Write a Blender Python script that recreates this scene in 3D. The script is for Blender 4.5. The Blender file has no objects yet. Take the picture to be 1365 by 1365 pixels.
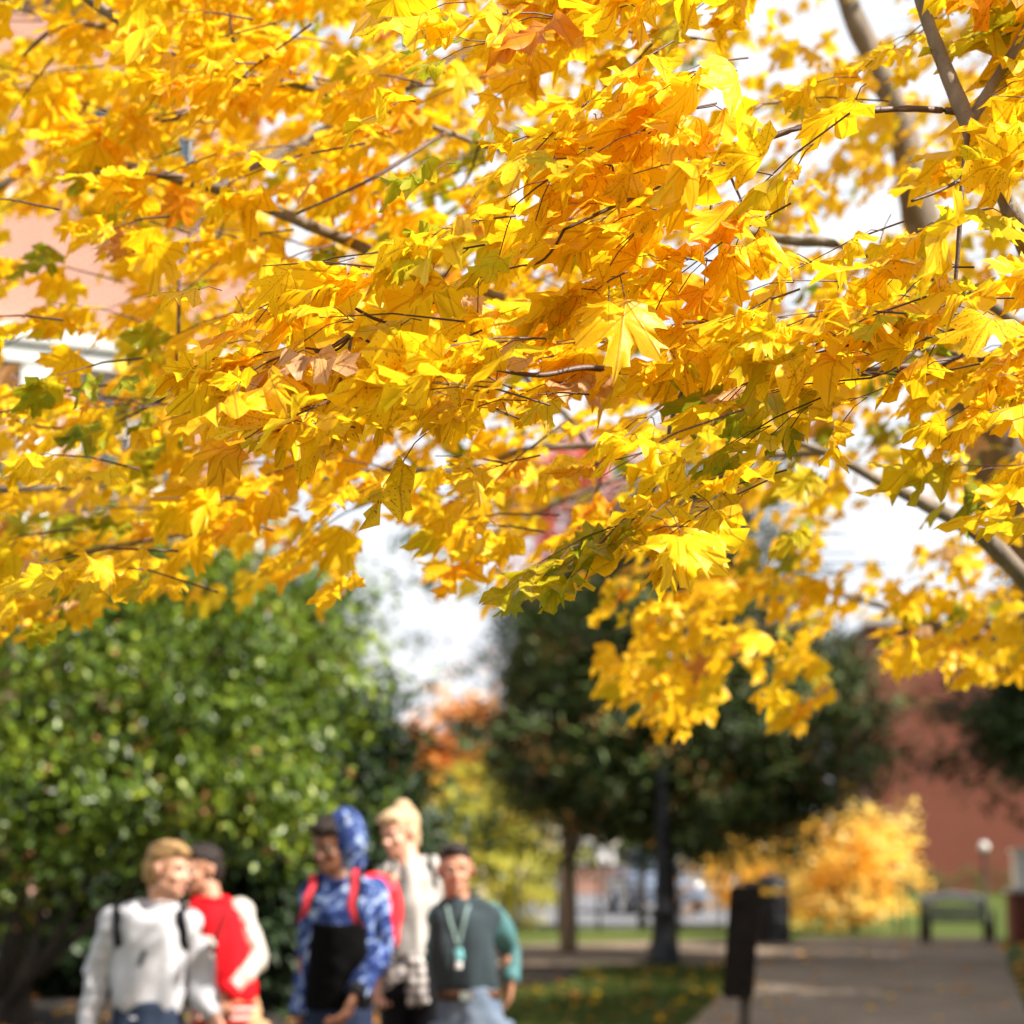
import bpy, bmesh, math, random
import numpy as np
from mathutils import Vector, Matrix, Quaternion
from mathutils.bvhtree import BVHTree
random.seed(7); RNG = np.random.default_rng(11)
SC = bpy.context.scene; COL = SC.collection
R = math.radians
# ------------------------------------------------------------------ camera model
FPX = 2844.0; CAMZ = 1.6; PITCH = math.atan(498/FPX)
cp, sp_ = math.cos(PITCH), math.sin(PITCH)
def ray(px, py):
    x = (px-682.5)/FPX; v = -(py-682.5)/FPX
    return Vector((x, cp - v*sp_, sp_ + v*cp))
def at(px, py, y):                       # the world point at ground distance y seen at that place of the photo
    d = ray(px, py); k = y/d.y
    return Vector((d.x*k, y, CAMZ + d.z*k))
def project(P):                          # numpy (n,3) -> px, py
    x, y, z = P[:,0], P[:,1], P[:,2]-CAMZ
    dep = y*cp + z*sp_; up = -y*sp_ + z*cp
    dep = np.maximum(dep, .05)
    return 682.5 + FPX*x/dep, 682.5 - FPX*up/dep
def sstep(a, b, x):
    t = np.clip((np.asarray(x, float)-a)/(b-a), 0, 1); return t*t*(3-2*t)
def gz(x, y):                            # height of the ground
    x = np.asarray(x, float); y = np.asarray(y, float)
    z = .02*np.clip(y-5, 0, 400)
    z = z + .035*np.clip(y-58, 0, 90)*(1-sstep(2, 12, x-y*.05))
    z = z + .28*sstep(-1.2, -3.6, x)*sstep(11, 15, y)*(1-sstep(26, 32, y))
    return z
def gzf(x, y): return float(gz(x, y))

# ------------------------------------------------------------------ objects
def tag(o, label=None, cat=None, group=None, kind=None):
    if label: o['label'] = label
    if cat: o['category'] = cat
    if group: o['group'] = group
    if kind: o['kind'] = kind
    return o
def empty(name, loc=(0,0,0), rz=0, label=None, cat=None, group=None):
    o = bpy.data.objects.new(name, None); COL.objects.link(o)
    o.location = loc; o.rotation_euler = (0,0,rz); o.empty_display_size = .2
    return tag(o, label, cat, group)
def link(name, me, mats=None, parent=None, loc=None):
    o = bpy.data.objects.new(name, me); COL.objects.link(o)
    if mats is not None:
        for m in (mats if isinstance(mats, (list,tuple)) else [mats]): me.materials.append(m)
    if parent is not None: o.parent = parent
    if loc is not None: o.location = loc
    return o
def smooth(me, on=True):
    me.polygons.foreach_set('use_smooth', [on]*len(me.polygons)); me.update()
def np_mesh(name, V, F, attrs=None, uv=None, smooth_=True):
    """V (n,3), F (m,k) arrays"""
    me = bpy.data.meshes.new(name)
    n, (m, k) = len(V), F.shape
    me.vertices.add(n); me.vertices.foreach_set('co', np.ascontiguousarray(V, dtype=np.float32).ravel())
    me.loops.add(m*k); me.loops.foreach_set('vertex_index', np.ascontiguousarray(F, dtype=np.int32).ravel())
    me.polygons.add(m)
    me.polygons.foreach_set('loop_start', np.arange(0, m*k, k, dtype=np.int32))
    me.update(calc_edges=True)
    if smooth_: me.polygons.foreach_set('use_smooth', np.ones(m, dtype=bool))
    for nm, a in (attrs or {}).items():
        if a.ndim == 1:
            at_ = me.attributes.new(nm, 'FLOAT', 'POINT'); at_.data.foreach_set('value', a.astype(np.float32))
        else:
            at_ = me.attributes.new(nm, 'FLOAT_VECTOR', 'POINT'); at_.data.foreach_set('vector', a.astype(np.float32).ravel())
    me.validate(); me.update()
    return me

class MB:
    """collects closed solids, links them as one mesh"""
    def __init__(s): s.v = []; s.f = []
    def add(s, V, F):
        b = len(s.v); s.v += [tuple(p) for p in V]; s.f += [tuple(i+b for i in q) for q in F]; return s
    def box(s, c, d, M=None):
        cx, cy, cz = c; x, y, z = d[0]/2, d[1]/2, d[2]/2
        P = [Vector((cx+i*x, cy+j*y, cz+k*z)) for i in (-1,1) for j in (-1,1) for k in (-1,1)]
        if M is not None: P = [M @ p for p in P]
        return s.add(P, [(0,1,3,2),(4,6,7,5),(0,4,5,1),(2,3,7,6),(0,2,6,4),(1,5,7,3)])
    def tube(s, pts, rad, n=10, ref=None, caps=True):
        """rad: list of r or (rx, ry); rx runs along ref (default world X)"""
        pts = [Vector(p) for p in pts]; N = len(pts); V = []
        for i, p in enumerate(pts):
            t = (pts[min(i+1,N-1)] - pts[max(i-1,0)])
            t = t.normalized() if t.length > 1e-9 else Vector((0,0,1))
            a = Vector(ref) if ref is not None else (Vector((1,0,0)) if abs(t.x) < .9 else Vector((0,1,0)))
            a = (a - t*a.dot(t)).normalized(); b = t.cross(a)
            r = rad[i] if isinstance(rad, (list,tuple)) else rad
            rx, ry = r if isinstance(r, (list,tuple)) else (r, r)
            for k in range(n):
                q = 2*math.pi*k/n; V.append(p + a*(rx*math.cos(q)) + b*(ry*math.sin(q)))
        F = []
        for i in range(N-1):
            for k in range(n):
                k2 = (k+1) % n; F.append((i*n+k, i*n+k2, (i+1)*n+k2, (i+1)*n+k))
        if caps:
            F.append(tuple(range(n-1,-1,-1))); F.append(tuple((N-1)*n+k for k in range(n)))
        return s.add(V, F)
    def ell(s, c, r, M=None, n=14, m=9):
        c = Vector(c); V = []; r = r if isinstance(r, (list,tuple)) else (r,r,r)
        M = M or Matrix.Identity(3)
        V.append(c + M @ Vector((0,0,r[2])))
        for i in range(1, m):
            th = math.pi*i/m
            for k in range(n):
                ph = 2*math.pi*k/n
                V.append(c + M @ Vector((r[0]*math.sin(th)*math.cos(ph), r[1]*math.sin(th)*math.sin(ph), r[2]*math.cos(th))))
        V.append(c + M @ Vector((0,0,-r[2]))); F = []
        for k in range(n): F.append((0, 1+k, 1+(k+1)%n))
        for i in range(m-2):
            for k in range(n):
                a = 1+i*n; F.append((a+k, a+n+k, a+n+(k+1)%n, a+(k+1)%n))
        a = 1+(m-2)*n; L = len(V)-1
        for k in range(n): F.append((a+k, L, a+(k+1)%n))
        return s.add(V, F)
    def lathe(s, prof, n=24, c=(0,0,0)):
        c = Vector(c); V = []; F = []
        for r, z in prof:
            for k in range(n):
                q = 2*math.pi*k/n; V.append(c + Vector((r*math.cos(q), r*math.sin(q), z)))
        for i in range(len(prof)-1):
            for k in range(n):
                k2 = (k+1)%n; F.append((i*n+k, i*n+k2, (i+1)*n+k2, (i+1)*n+k))
        F.append(tuple(range(n-1,-1,-1))); F.append(tuple((len(prof)-1)*n+k for k in range(n)))
        return s.add(V, F)
    def prism(s, poly, y0, y1):           # outline in x,z pushed from y0 to y1
        n = len(poly); V = [(x, y0, z) for x, z in poly] + [(x, y1, z) for x, z in poly]
        F = [tuple(range(n)), tuple(range(2*n-1, n-1, -1))] + [(i, i+n, (i+1)%n+n, (i+1)%n) for i in range(n)]
        return s.add(V, F)
    def mesh(s, name):
        me = bpy.data.meshes.new(name); me.from_pydata(s.v, [], s.f)
        bm = bmesh.new(); bm.from_mesh(me); bmesh.ops.recalc_face_normals(bm, faces=bm.faces); bm.to_mesh(me); bm.free()
        me.update(); return me
    def build(s, name, mats, parent=None, sm=False, loc=None, bevel=0):
        me = s.mesh(name)
        if sm: smooth(me)
        o = link(name, me, mats, parent, loc)
        if bevel:
            b = o.modifiers.new('b', 'BEVEL'); b.width = bevel; b.segments = 2; b.limit_method = 'ANGLE'
        return o
    def remesh(s, name, voxel, it=3, fac=.5):
        me = s.mesh(name); o = bpy.data.objects.new('tmp_'+name, me); COL.objects.link(o)
        r = o.modifiers.new('r', 'REMESH'); r.mode = 'VOXEL'; r.voxel_size = voxel
        if it:
            q = o.modifiers.new('s', 'SMOOTH'); q.iterations = it; q.factor = fac
        dg = bpy.context.evaluated_depsgraph_get()
        out = bpy.data.meshes.new_from_object(o.evaluated_get(dg)); out.name = name
        bpy.data.objects.remove(o); bpy.data.meshes.remove(me)
        smooth(out); return out

def vnoise(P, seed=0, scale=1.0):
    """cheap smooth noise in [-1,1] for (n,3) points"""
    r = np.random.default_rng(seed); out = np.zeros(len(P))
    for k in range(6):
        w = r.normal(size=3)*scale*(1+.35*k); out += np.sin(P@w + r.uniform(0,6.28))/(1+.3*k)
    return out/2.2
def coords(me):
    a = np.empty(len(me.vertices)*3, dtype=np.float32); me.vertices.foreach_get('co', a); return a.reshape(-1,3).astype(float)
def normals(me):
    a = np.empty(len(me.vertices)*3, dtype=np.float32); me.vertices.foreach_get('normal', a); return a.reshape(-1,3).astype(float)
def setco(me, P): me.vertices.foreach_set('co', P.astype(np.float32).ravel()); me.update()

# ------------------------------------------------------------------ materials
class NT:
    def __init__(s, name):
        m = bpy.data.materials.new(name); m.use_nodes = True; s.m = m; s.t = m.node_tree; s.t.nodes.clear()
        s.out = s.n('ShaderNodeOutputMaterial')
    def n(s, typ, **kw):
        nd = s.t.nodes.new(typ)
        for k, v in kw.items():
            if k == 'ins':
                for i, x in v.items():
                    if isinstance(x, bpy.types.NodeSocket): s.t.links.new(x, nd.inputs[i])
                    else: nd.inputs[i].default_value = x
            else: setattr(nd, k, v)
        return nd
    def l(s, a, b): s.t.links.new(a, b)
    def math(s, op, a, b=0.0, clamp=False):
        nd = s.n('ShaderNodeMath', operation=op, ins={0:a, 1:b}); nd.use_clamp = clamp; return nd.outputs[0]
    def ramp(s, fac, stops, interp='LINEAR'):
        nd = s.n('ShaderNodeValToRGB', ins={0:fac}); cr = nd.color_ramp; cr.interpolation = interp
        while len(cr.elements) < len(stops): cr.elements.new(.5)
        for e, (p, c) in zip(cr.elements, stops):
            e.position = p; e.color = (*c, 1) if len(c) == 3 else c
        return nd.outputs[0]
    def mix(s, f, a, b, blend='MIX'):
        nd = s.n('ShaderNodeMix', data_type='RGBA', blend_type=blend)
        for i, x in ((0,f),(6,a),(7,b)):
            if isinstance(x, bpy.types.NodeSocket): s.l(x, nd.inputs[i])
            else: nd.inputs[i].default_value = (*x,1) if isinstance(x, tuple) and len(x)==3 else x
        return nd.outputs[2]
    def obj(s): return s.n('ShaderNodeTexCoord').outputs['Object']
    def noise(s, vec, scale, detail=3, rough=.55, dist=0):
        return s.n('ShaderNodeTexNoise', ins={'Vector':vec, 'Scale':scale, 'Detail':detail, 'Roughness':rough, 'Distortion':dist}).outputs[0]
    def attr(s, name): return s.n('ShaderNodeAttribute', attribute_name=name)
    def bsdf(s, color, rough=.6, bump=None, bstr=.3, bdist=.02, **kw):
        b = s.n('ShaderNodeBsdfPrincipled')
        if isinstance(color, bpy.types.NodeSocket): s.l(color, b.inputs['Base Color'])
        else: b.inputs['Base Color'].default_value = (*color, 1)
        if isinstance(rough, bpy.types.NodeSocket): s.l(rough, b.inputs['Roughness'])
        else: b.inputs['Roughness'].default_value = rough
        for k, v in kw.items():
            k = k.replace('_', ' ')
            if isinstance(v, bpy.types.NodeSocket): s.l(v, b.inputs[k])
            else: b.inputs[k].default_value = v
        if bump is not None:
            bp = s.n('ShaderNodeBump', ins={'Height':bump, 'Strength':bstr, 'Distance':bdist}); s.l(bp.outputs[0], b.inputs['Normal'])
        return b.outputs[0]
    def done(s, sh): s.l(sh, s.out.inputs[0]); return s.m

def mat_plain(name, col, rough=.6, var=.15, scale=8, bstr=.15, metallic=0.0, **kw):
    t = NT(name); o = t.obj(); nz = t.noise(o, scale, 4)
    lo = tuple(c*(1-var) for c in col); hi = tuple(min(1, c*(1+var)) for c in col)
    c = t.ramp(nz, [(.3, lo), (.7, hi)])
    return t.done(t.bsdf(c, rough, t.noise(o, scale*6, 3), bstr, .01, Metallic=metallic, **kw))
def mat_ramp(name, stops, scale, rough=.7, detail=5, bstr=.3, bdist=.02, bscale=None, dist=0, **kw):
    kw.setdefault('Specular_IOR_Level', .12)
    t = NT(name); o = t.obj(); c = t.ramp(t.noise(o, scale, detail, .6, dist), stops)
    return t.done(t.bsdf(c, rough, t.noise(o, bscale or scale*5, 4), bstr, bdist, **kw))

def mat_leafy(name, stops, rough=.5, trans=.3, spec=.4, tscale=1.0):
    """foliage made of many small faces; attribute tone picks the colour"""
    t = NT(name); a = t.attr('tone').outputs['Fac']; c = t.ramp(a, stops)
    b = t.bsdf(c, rough, None, Specular_IOR_Level=spec)
    if trans <= 0: return t.done(b)
    tr = t.n('ShaderNodeBsdfTranslucent', ins={0: t.mix(1.0, c, (1.0*tscale, .95*tscale, .45*tscale), 'MULTIPLY')}).outputs[0]
    m = t.n('ShaderNodeMixShader', ins={0: trans, 1: b, 2: tr}); return t.done(m.outputs[0])

def mat_maple_leaf():
    t = NT('maple leaf')
    tone = t.attr('tone').outputs['Fac']; rnd = t.attr('rnd').outputs['Fac']
    luv = t.attr('luv').outputs['Vector']
    base = t.ramp(tone, [(0, (.17,.28,.015)), (.16, (.38,.40,.012)), (.28, (.92,.68,.014)), (.46, (.96,.612,.010)), (.74, (.95,.54,.009)), (.88, (.86,.36,.012)), (.95, (.60,.21,.015)), (1, (.68,.42,.24))])
    sep = t.n('ShaderNodeSeparateXYZ', ins={0: luv}); u, v = sep.outputs[0], sep.outputs[1]
    au = t.math('ABSOLUTE', u)
    best = None                                     # veins: midrib and two side ribs each side
    for ang in (0, 40, 76):
        s_, c_ = math.sin(R(ang)), math.cos(R(ang))
        along = t.math('ADD', t.math('MULTIPLY', au, s_), t.math('MULTIPLY', v, c_))
        perp = t.math('ABSOLUTE', t.math('SUBTRACT', t.math('MULTIPLY', au, c_), t.math('MULTIPLY', v, s_)))
        perp = t.math('ADD', perp, t.math('MULTIPLY', t.math('LESS_THAN', along, 0), 1.0))
        best = perp if best is None else t.math('MINIMUM', best, perp)
    # side veinlets
    st = t.math('SINE', t.math('MULTIPLY', t.math('SUBTRACT', t.math('MULTIPLY', v, 1.0), t.math('MULTIPLY', au, .9)), 62))
    veinlet = t.math('MULTIPLY', t.math('GREATER_THAN', st, .93), .22)
    rib = t.n('ShaderNodeMapRange', ins={0: best, 1: .006, 2: .018, 3: .95, 4: 0.0}).outputs[0]
    vein = t.math('MAXIMUM', rib, veinlet)
    off = t.n('ShaderNodeCombineXYZ', ins={0: t.math('MULTIPLY', rnd, 37.0), 1: t.math('MULTIPLY', rnd, 91.0)}).outputs[0]
    p = t.n('ShaderNodeVectorMath', operation='ADD', ins={0: luv, 1: off}).outputs[0]
    blotch = t.noise(p, 2.6, 3)
    base = t.mix(t.math('MULTIPLY', t.math('SUBTRACT', blotch, .45), 1.6, True), base, (.95,.55,.009))
    spots = t.math('GREATER_THAN', t.noise(p, 24, 2), t.math('ADD', .62, t.math('MULTIPLY', rnd, .14)))
    edge = t.attr('edge').outputs['Fac']
    ed = t.math('MULTIPLY', t.math('GREATER_THAN', t.math('ADD', edge, t.math('MULTIPLY', t.noise(p, 7, 3), .55)), 1.36), .75)
    c = t.mix(t.math('MULTIPLY', vein, .55), base, (.42,.17,.012))
    c = t.mix(t.math('MULTIPLY', spots, .7), c, (.22,.07,.012))
    c = t.mix(ed, c, (.40,.13,.02))
    d = t.bsdf(c, .42, t.math('SUBTRACT', t.noise(p, 9, 3), t.math('MULTIPLY', vein, .5)), .35, .004, Specular_IOR_Level=.35)
    tr = t.n('ShaderNodeBsdfTranslucent', ins={0: c}).outputs[0]
    return t.done(t.n('ShaderNodeMixShader', ins={0: .57, 1: d, 2: tr}).outputs[0])

def mat_brick(name, c1, c2, mortar, scale=1.0):
    t = NT(name); s = t.n('ShaderNodeSeparateXYZ', ins={0: t.obj()})
    vec = t.n('ShaderNodeCombineXYZ', ins={0: t.math('ADD', s.outputs[0], s.outputs[1]), 1: s.outputs[2]}).outputs[0]
    br = t.n('ShaderNodeTexBrick', ins={'Vector': vec, 'Scale': scale, 'Color1': (*c1,1), 'Color2': (*c2,1), 'Mortar': (*mortar,1), 'Mortar Size': .012, 'Brick Width': .215, 'Row Height': .075, 'Bias': -.2})
    c = t.mix(t.math('MULTIPLY', t.noise(t.obj(), .6, 5), .45), br.outputs[0], tuple(x*.6 for x in c2))
    return t.done(t.bsdf(c, .88, br.outputs['Fac'], -.3, .01))
# ------------------------------------------------------------------ leaves
HALF = [(0,1.0),(.055,.88),(.16,.80),(.145,.70),(.145,.58),(.175,.50),(.235,.545),(.285,.595),(.36,.60),(.54,.66),(.50,.53),(.60,.435),(.47,.38),(.38,.28),(.44,.225),(.57,.16),(.46,.04),(.40,-.09),(.25,-.06),(.10,-.03)]
def leaf_template(step=1, rings=(.5,1.0), jit=0):
    h = HALF[::step] if step > 1 else HALF
    if step > 1 and HALF[-1] not in h: h = h + [HALF[-1]]
    r = np.random.default_rng(100+jit)
    P = [h[0]] + h[1:] + [(0,0)] + [(-x, y) for x, y in h[:0:-1]]
    P = np.array(P, float)
    if jit: P = P*(1+r.uniform(-.06,.06,(len(P),1))); P[:,0] *= r.uniform(.85,1.12)
    c = np.array([0,.24]); n = len(P); V = [c]; E = [0.0]
    for q in rings:
        V += list(c + (P-c)*q); E += [q]*n
    F = [(0, 1+i, 1+(i+1)%n) for i in range(n)]
    for k in range(len(rings)-1):
        a, b = 1+k*n, 1+(k+1)*n
        for i in range(n):
            j = (i+1)%n; F += [(a+i, b+i, b+j), (a+i, b+j, a+j)]
    V = np.array(V); return np.c_[V, np.zeros(len(V))], np.array(F), np.array(E)

def frames(tip, up):
    """rotation matrices (n,3,3) whose columns are x (across), y (to the tip), z (upper side)"""
    y = tip/np.linalg.norm(tip, axis=1, keepdims=True)
    z = up - y*np.sum(up*y, 1, keepdims=True); z /= np.linalg.norm(z, axis=1, keepdims=True)+1e-9
    x = np.cross(y, z); return np.stack([x, y, z], 2)

def scatter_leaves(tmpl, pos, tip, up, size, tone, bend=True, rng=RNG):
    T, F, E = tmpl; n = len(pos); m = len(T)
    M = frames(tip, up)
    L = np.broadcast_to(T, (n, m, 3)).copy()
    if bend:
        fold = rng.uniform(-.15,.65,(n,1)); droop = rng.uniform(.0,.55,(n,1)); wav = rng.uniform(.03,.13,(n,1)); ph = rng.uniform(0,6.3,(n,1)); tw = rng.normal(0,.25,(n,1))
        u, v = L[:,:,0], L[:,:,1]
        z = -fold*np.abs(u)**1.25 - droop*np.clip(v,0,2)**2*.6 + wav*np.sin(9*u+7*v+ph)*(.3+E) + tw*u*v
        L[:,:,2] = z; L[:,:,0] = u*(1-.25*np.abs(fold))
    L *= size[:,None,None]
    W = np.einsum('nij,nmj->nmi', M, L) + pos[:,None,:]
    FF = (F[None] + (np.arange(n)*m)[:,None,None]).reshape(-1, F.shape[1])
    at_ = {'tone': np.repeat(tone, m), 'rnd': np.repeat(rng.uniform(0,1,n), m), 'luv': np.tile(T, (n,1)), 'edge': np.tile(E, n)}
    return W.reshape(-1,3), FF, at_
def join_np(parts):
    V, F, A = [], [], {}; b = 0
    for v, f, a in parts:
        V.append(v); F.append(f+b); b += len(v)
        for k, x in a.items(): A.setdefault(k, []).append(x)
    return np.concatenate(V), np.concatenate(F), {k: np.concatenate(x) for k, x in A.items()}

# ------------------------------------------------------------------ the maple
# how thickly the sprays of each part of the crown hang (rows of 100 photo pixels)
G0 = """0 0 0 0 1 2 5 7 8 4 2 3 5 7
0 0 0 0 1 1 3 5 6 5 3 3 3 6
0 0 0 0 0 1 3 7 7 8 6 4 5 6
0 0 0 2 3 3 6 7 7 6 5 6 7 7
0 0 0 4 8 8 7 6 5 4 6 8 9 9
0 0 0 7 8 6 3 3 4 7 9 9 9 9
0 0 0 0 0 1 0 0 3 2 2 3 6 8
0 0 0 0 0 0 0 1 2 0 0 0 1 2
0 0 0 0 0 0 0 0 0 0 0 0 0 0
0 0 0 0 0 0 0 0 0 0 0 0 0 0
0 0 0 0 0 0 0 0 0 0 0 0 0 0"""
G1 = """9 9 9 8 7 6 6 5 4 1 0 1 2 3
9 9 9 9 8 6 6 4 3 2 1 1 2 2
9 9 9 9 8 7 5 4 3 3 3 3 3 3
4 6 9 7 6 6 4 4 4 4 4 3 3 3
5 4 9 7 5 5 5 4 4 4 4 4 4 5
5 5 9 7 5 5 5 5 6 5 4 4 3 4
8 8 9 9 5 5 6 6 6 2 1 2 3 4
9 9 9 8 5 3 5 4 3 1 0 0 0 1
8 5 5 5 3 0 0 0 0 0 0 0 0 0
0 0 0 0 0 0 0 0 0 0 0 0 0 0
0 0 0 0 0 0 0 0 0 0 0 0 0 0"""
G2 = """6 6 6 6 6 5 6 6 6 6 5 5 5 6
6 6 6 6 6 6 6 6 6 6 5 4 4 5
6 6 6 6 6 6 6 6 6 5 4 3 4 5
1 2 7 6 6 6 5 6 6 6 5 5 5 5
1 2 7 7 6 6 6 6 6 6 6 6 6 6
2 4 7 7 6 6 6 6 7 7 7 6 5 6
5 6 7 7 5 6 8 8 7 6 6 2 4 6
6 6 6 7 4 4 8 7 5 8 8 5 3 7
0 0 0 0 0 0 0 1 8 9 9 8 7 9
0 0 0 0 0 0 0 0 8 8 7 0 0 1
0 0 0 0 0 0 0 0 5 5 5 0 0 0"""
def grid(s): return np.array([[int(x) for x in r.split()] for r in s.strip().split('\n')], float)
def dens(G, px, py):
    gx = np.clip(px/100-.5, 0, G.shape[1]-1.001); gy = np.clip(py/100-.5, 0, G.shape[0]-1.001)
    i, j = gy.astype(int), gx.astype(int); a, b = gy-i, gx-j
    d = G[i,j]*(1-a)*(1-b)+G[i,j+1]*(1-a)*b+G[i+1,j]*a*(1-b)+G[i+1,j+1]*a*b
    return d
# the underside of the crown: how low the leaves hang (photo x, y), for the middle and back sprays
LOWX = [-700,0,55,95,130,200,270,330,400,440,470,500,560,640,700,740,790,800,850,890,940,965,985,1010,1050,1090,1105,1150,1220,1300,1340,1365,2100]
LOWY = [ 870,875,875,850,830,810,835,820,830,850,770,700,800,815,825,800,800,950,965,990,960,900,850,950,985,970,900,880,915,930,905,915,905]
def low(px): return np.interp(px, LOWX, LOWY)
def holes(px, py):
    """gaps in the crown where the sky shows, (cx, cy, rx, ry)"""
    h = np.zeros(len(px), bool)
    for cx, cy, rx, ry in [(975,930,20,70),(880,775,34,20),(948,720,26,26),(1003,820,26,20),(822,850,26,24),(1100,870,24,24),(742,690,24,22),(716,775,14,18),(500,705,62,38),(530,745,50,25),(455,690,30,20),(590,985,60,60),(1170,715,75,42),(1135,855,35,22),(1000,25,26,18),(1050,95,24,16),(1020,180,38,20),(1125,50,20,30),(965,120,35,25),(1180,30,40,25),
                           (40,320,45,30),(135,410,28,28),(120,480,38,38),(45,485,35,22),(700,255,38,18),(560,275,35,14),(520,215,22,14),(940,20,22,22),(1250,110,16,34),(1340,170,22,22),(560,60,60,22),(450,45,30,16),(250,150,18,10),(870,330,25,14),(660,60,25,12),(790,140,30,14),(620,230,26,12),(740,560,22,14),(640,560,18,14),(960,690,18,12),(380,430,26,16)]:
        h |= ((px-cx)/rx)**2+((py-cy)/ry)**2 < 1
    rs = random.Random(3)
    for _ in range(130):
        cx, cy, rx = rs.uniform(0,1365), rs.uniform(0,690), rs.uniform(7,19); ry = rx*rs.uniform(.5,.9)
        h |= ((px-cx)/rx)**2+((py-cy)/ry)**2 < 1
    return h

def maple():
    global G0, G1, G2
    G0, G1, G2 = grid(G0), grid(G1), grid(G2)
    root = empty('maple_tree', (2.75, 4.6, gzf(2.75,4.6)), 0, 'big maple with golden yellow autumn leaves hanging over the walk', 'tree')
    bk = mat_bark('maple bark', (.085,.062,.045), (.22,.17,.125), 22)
    tw = mat_plain('twig bark', (.075,.035,.022), .55, .3, 40)
    bz = root.location.copy()
    def place(o): o.location = -bz; return o          # geometry is written in world space
    # trunk stands just outside the frame on the right
    m = MB(); m.tube([(2.75,4.6,bz.z-.1),(2.73,4.62,.35),(2.68,4.68,1.2),(2.72,4.75,2.2),(2.62,4.85,3.2),(2.7,5.1,4.6),(2.6,5.3,6.0)], [.30,.20,.165,.15,.125,.09,.05], 18)
    tr = place(m.build('trunk', bk, root, True))
    nodes = []
    def branch(pts, world=None, n=8, name='branch', mat=None):
        P = [(Vector(p[:3]) if p[-1] == 'w' else at(*p[:3])) for p in pts] if world is None else [Vector(p[:3]) for p in pts]
        r = [p[3] for p in pts]
        # a smooth line through them
        Q, rr = [], []
        for i in range(len(P)-1):
            a = P[max(i-1,0)]; b = P[i]; c = P[i+1]; d = P[min(i+2,len(P)-1)]
            for k in range(6):
                t = k/6; t2, t3 = t*t, t*t*t
                Q.append(.5*((2*b)+(c-a)*t+(2*a-5*b+4*c-d)*t2+(-a+3*b-3*c+d)*t3)); rr.append((r[i]*(1-t)+r[i+1]*t)*random.uniform(.93,1.08))
        Q.append(P[-1]); rr.append(r[-1])
        for q in Q: nodes.append(tuple(q))
        m = MB(); m.tube(Q, rr, n); return place(m.build(name, mat or bk, root, True))
    A = at
    # limbs and branches: photo x, y, distance, radius in metres
    branch([(2.71,4.74,1.75,.075,'w'),(1560,900,4.7,.055),(1460,520,3.9,.035),(1365,320,3.15,.0165),(1340,265,3.05,.0135),(1305,200,3.0,.0135),(1280,140,3.0,.014),(1250,65,3.05,.0115),(1225,-10,3.1,.010),(1190,-160,3.2,.007)])
    branch([(1292,165,3.0,.009),(1325,110,3.0,.008),(1362,50,3.0,.007),(1420,-60,3.1,.005)])
    branch([(1280,150,3.0,.006),(1255,147,3.0,.0055),(1200,145,2.95,.005),(1130,152,2.9,.0048),(1050,175,2.88,.0045),(965,205,2.85,.004),(900,238,2.82,.0035),(840,265,2.8,.003),(752,306,2.78,.002)], n=7, mat=tw)
    branch([(2.70,4.70,1.5,.10,'w'),(1500,800,6.2,.09),(1345,660,6.7,.08),(1260,420,6.6,.07),(1222,270,6.5,.055),(1200,160,6.5,.048),(1165,80,6.5,.04),(1130,0,6.5,.035),(1080,-160,6.6,.02)])
    branch([(2.71,4.64,1.0,.13,'w'),(1500,980,6.0,.12),(1395,770,6.0,.10),(1360,640,6.0,.09),(1330,560,6.0,.07)])
    branch([(2.72,4.76,2.0,.06,'w'),(1500,900,4.75,.045),(1430,840,4.7,.035),(1365,770,4.6,.022),(1305,712,4.55,.020),(1240,675,4.5,.016),(1170,640,4.5,.011),(1100,603,4.5,.008),(1010,575,4.5,.004)])
    branch([(2.66,4.82,2.6,.05,'w'),(1620,900,6.6,.035),(1480,885,7.0,.025),(1365,860,7.0,.017),(1280,838,7.0,.015),(1200,815,7.0,.012),(1110,790,7.0,.009),(1000,770,7.0,.006),(930,800,7.1,.004),(900,900,7.1,.003),(885,970,7.1,.002)])
    branch([(1100,788,7.0,.006),(1060,830,7.0,.004),(1048,960,7.0,.002)])
    # the high limb that crosses above the frame and comes down on the left
    branch([(2.66,4.85,3.0,.07),(2.0,4.7,4.1,.055),(.9,4.3,4.35,.04),(-.3,4.0,4.0,.03),(-.95,3.85,3.45,.022),tuple(A(60,-60,3.8))+(.013,)], world=1)
    branch([(60,-60,3.8,.013),(115,-5,3.8,.0105),(160,28,3.8,.010),(205,60,3.8,.0095),(250,85,3.8,.009),(290,97,3.8,.0085),(330,100,3.8,.0075),(390,112,3.85,.007),(460,130,3.9,.0075),(520,150,3.9,.007),(580,170,3.95,.006),(650,195,4.0,.005),(720,215,4.0,.003)])
    branch([(330,98,3.8,.004),(312,60,3.78,.0028),(306,15,3.76,.0018)], mat=tw, n=6)
    branch([(178,35,3.8,.003),(172,5,3.8,.002)], mat=tw, n=6)
    branch([(326,104,3.8,.004),(290,122,3.8,.0035),(265,145,3.8,.003),(215,163,3.8,.0015)], mat=tw, n=6)
    branch([(600,180,3.95,.004),(585,182,3.7,.004),(510,230,3.6,.0038),(455,258,3.6,.003),(395,285,3.6,.002)], mat=tw, n=6)
    branch([(-.3,4.0,4.0,.014,'w'),(240,-60,4.4,.012),(180,30,4.4,.008),(85,33,4.3,.006),(30,75,4.3,.004)])
    branch([(2.7,5.0,3.9,.06),(1.4,5.1,4.0,.045),(.2,4.9,3.75,.014)]+[], world=1)
    branch([(.2,4.9,3.75,.014),tuple(A(400,190,4.7))+(.010,),tuple(A(290,248,4.35))+(.009,)], world=1)
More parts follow.
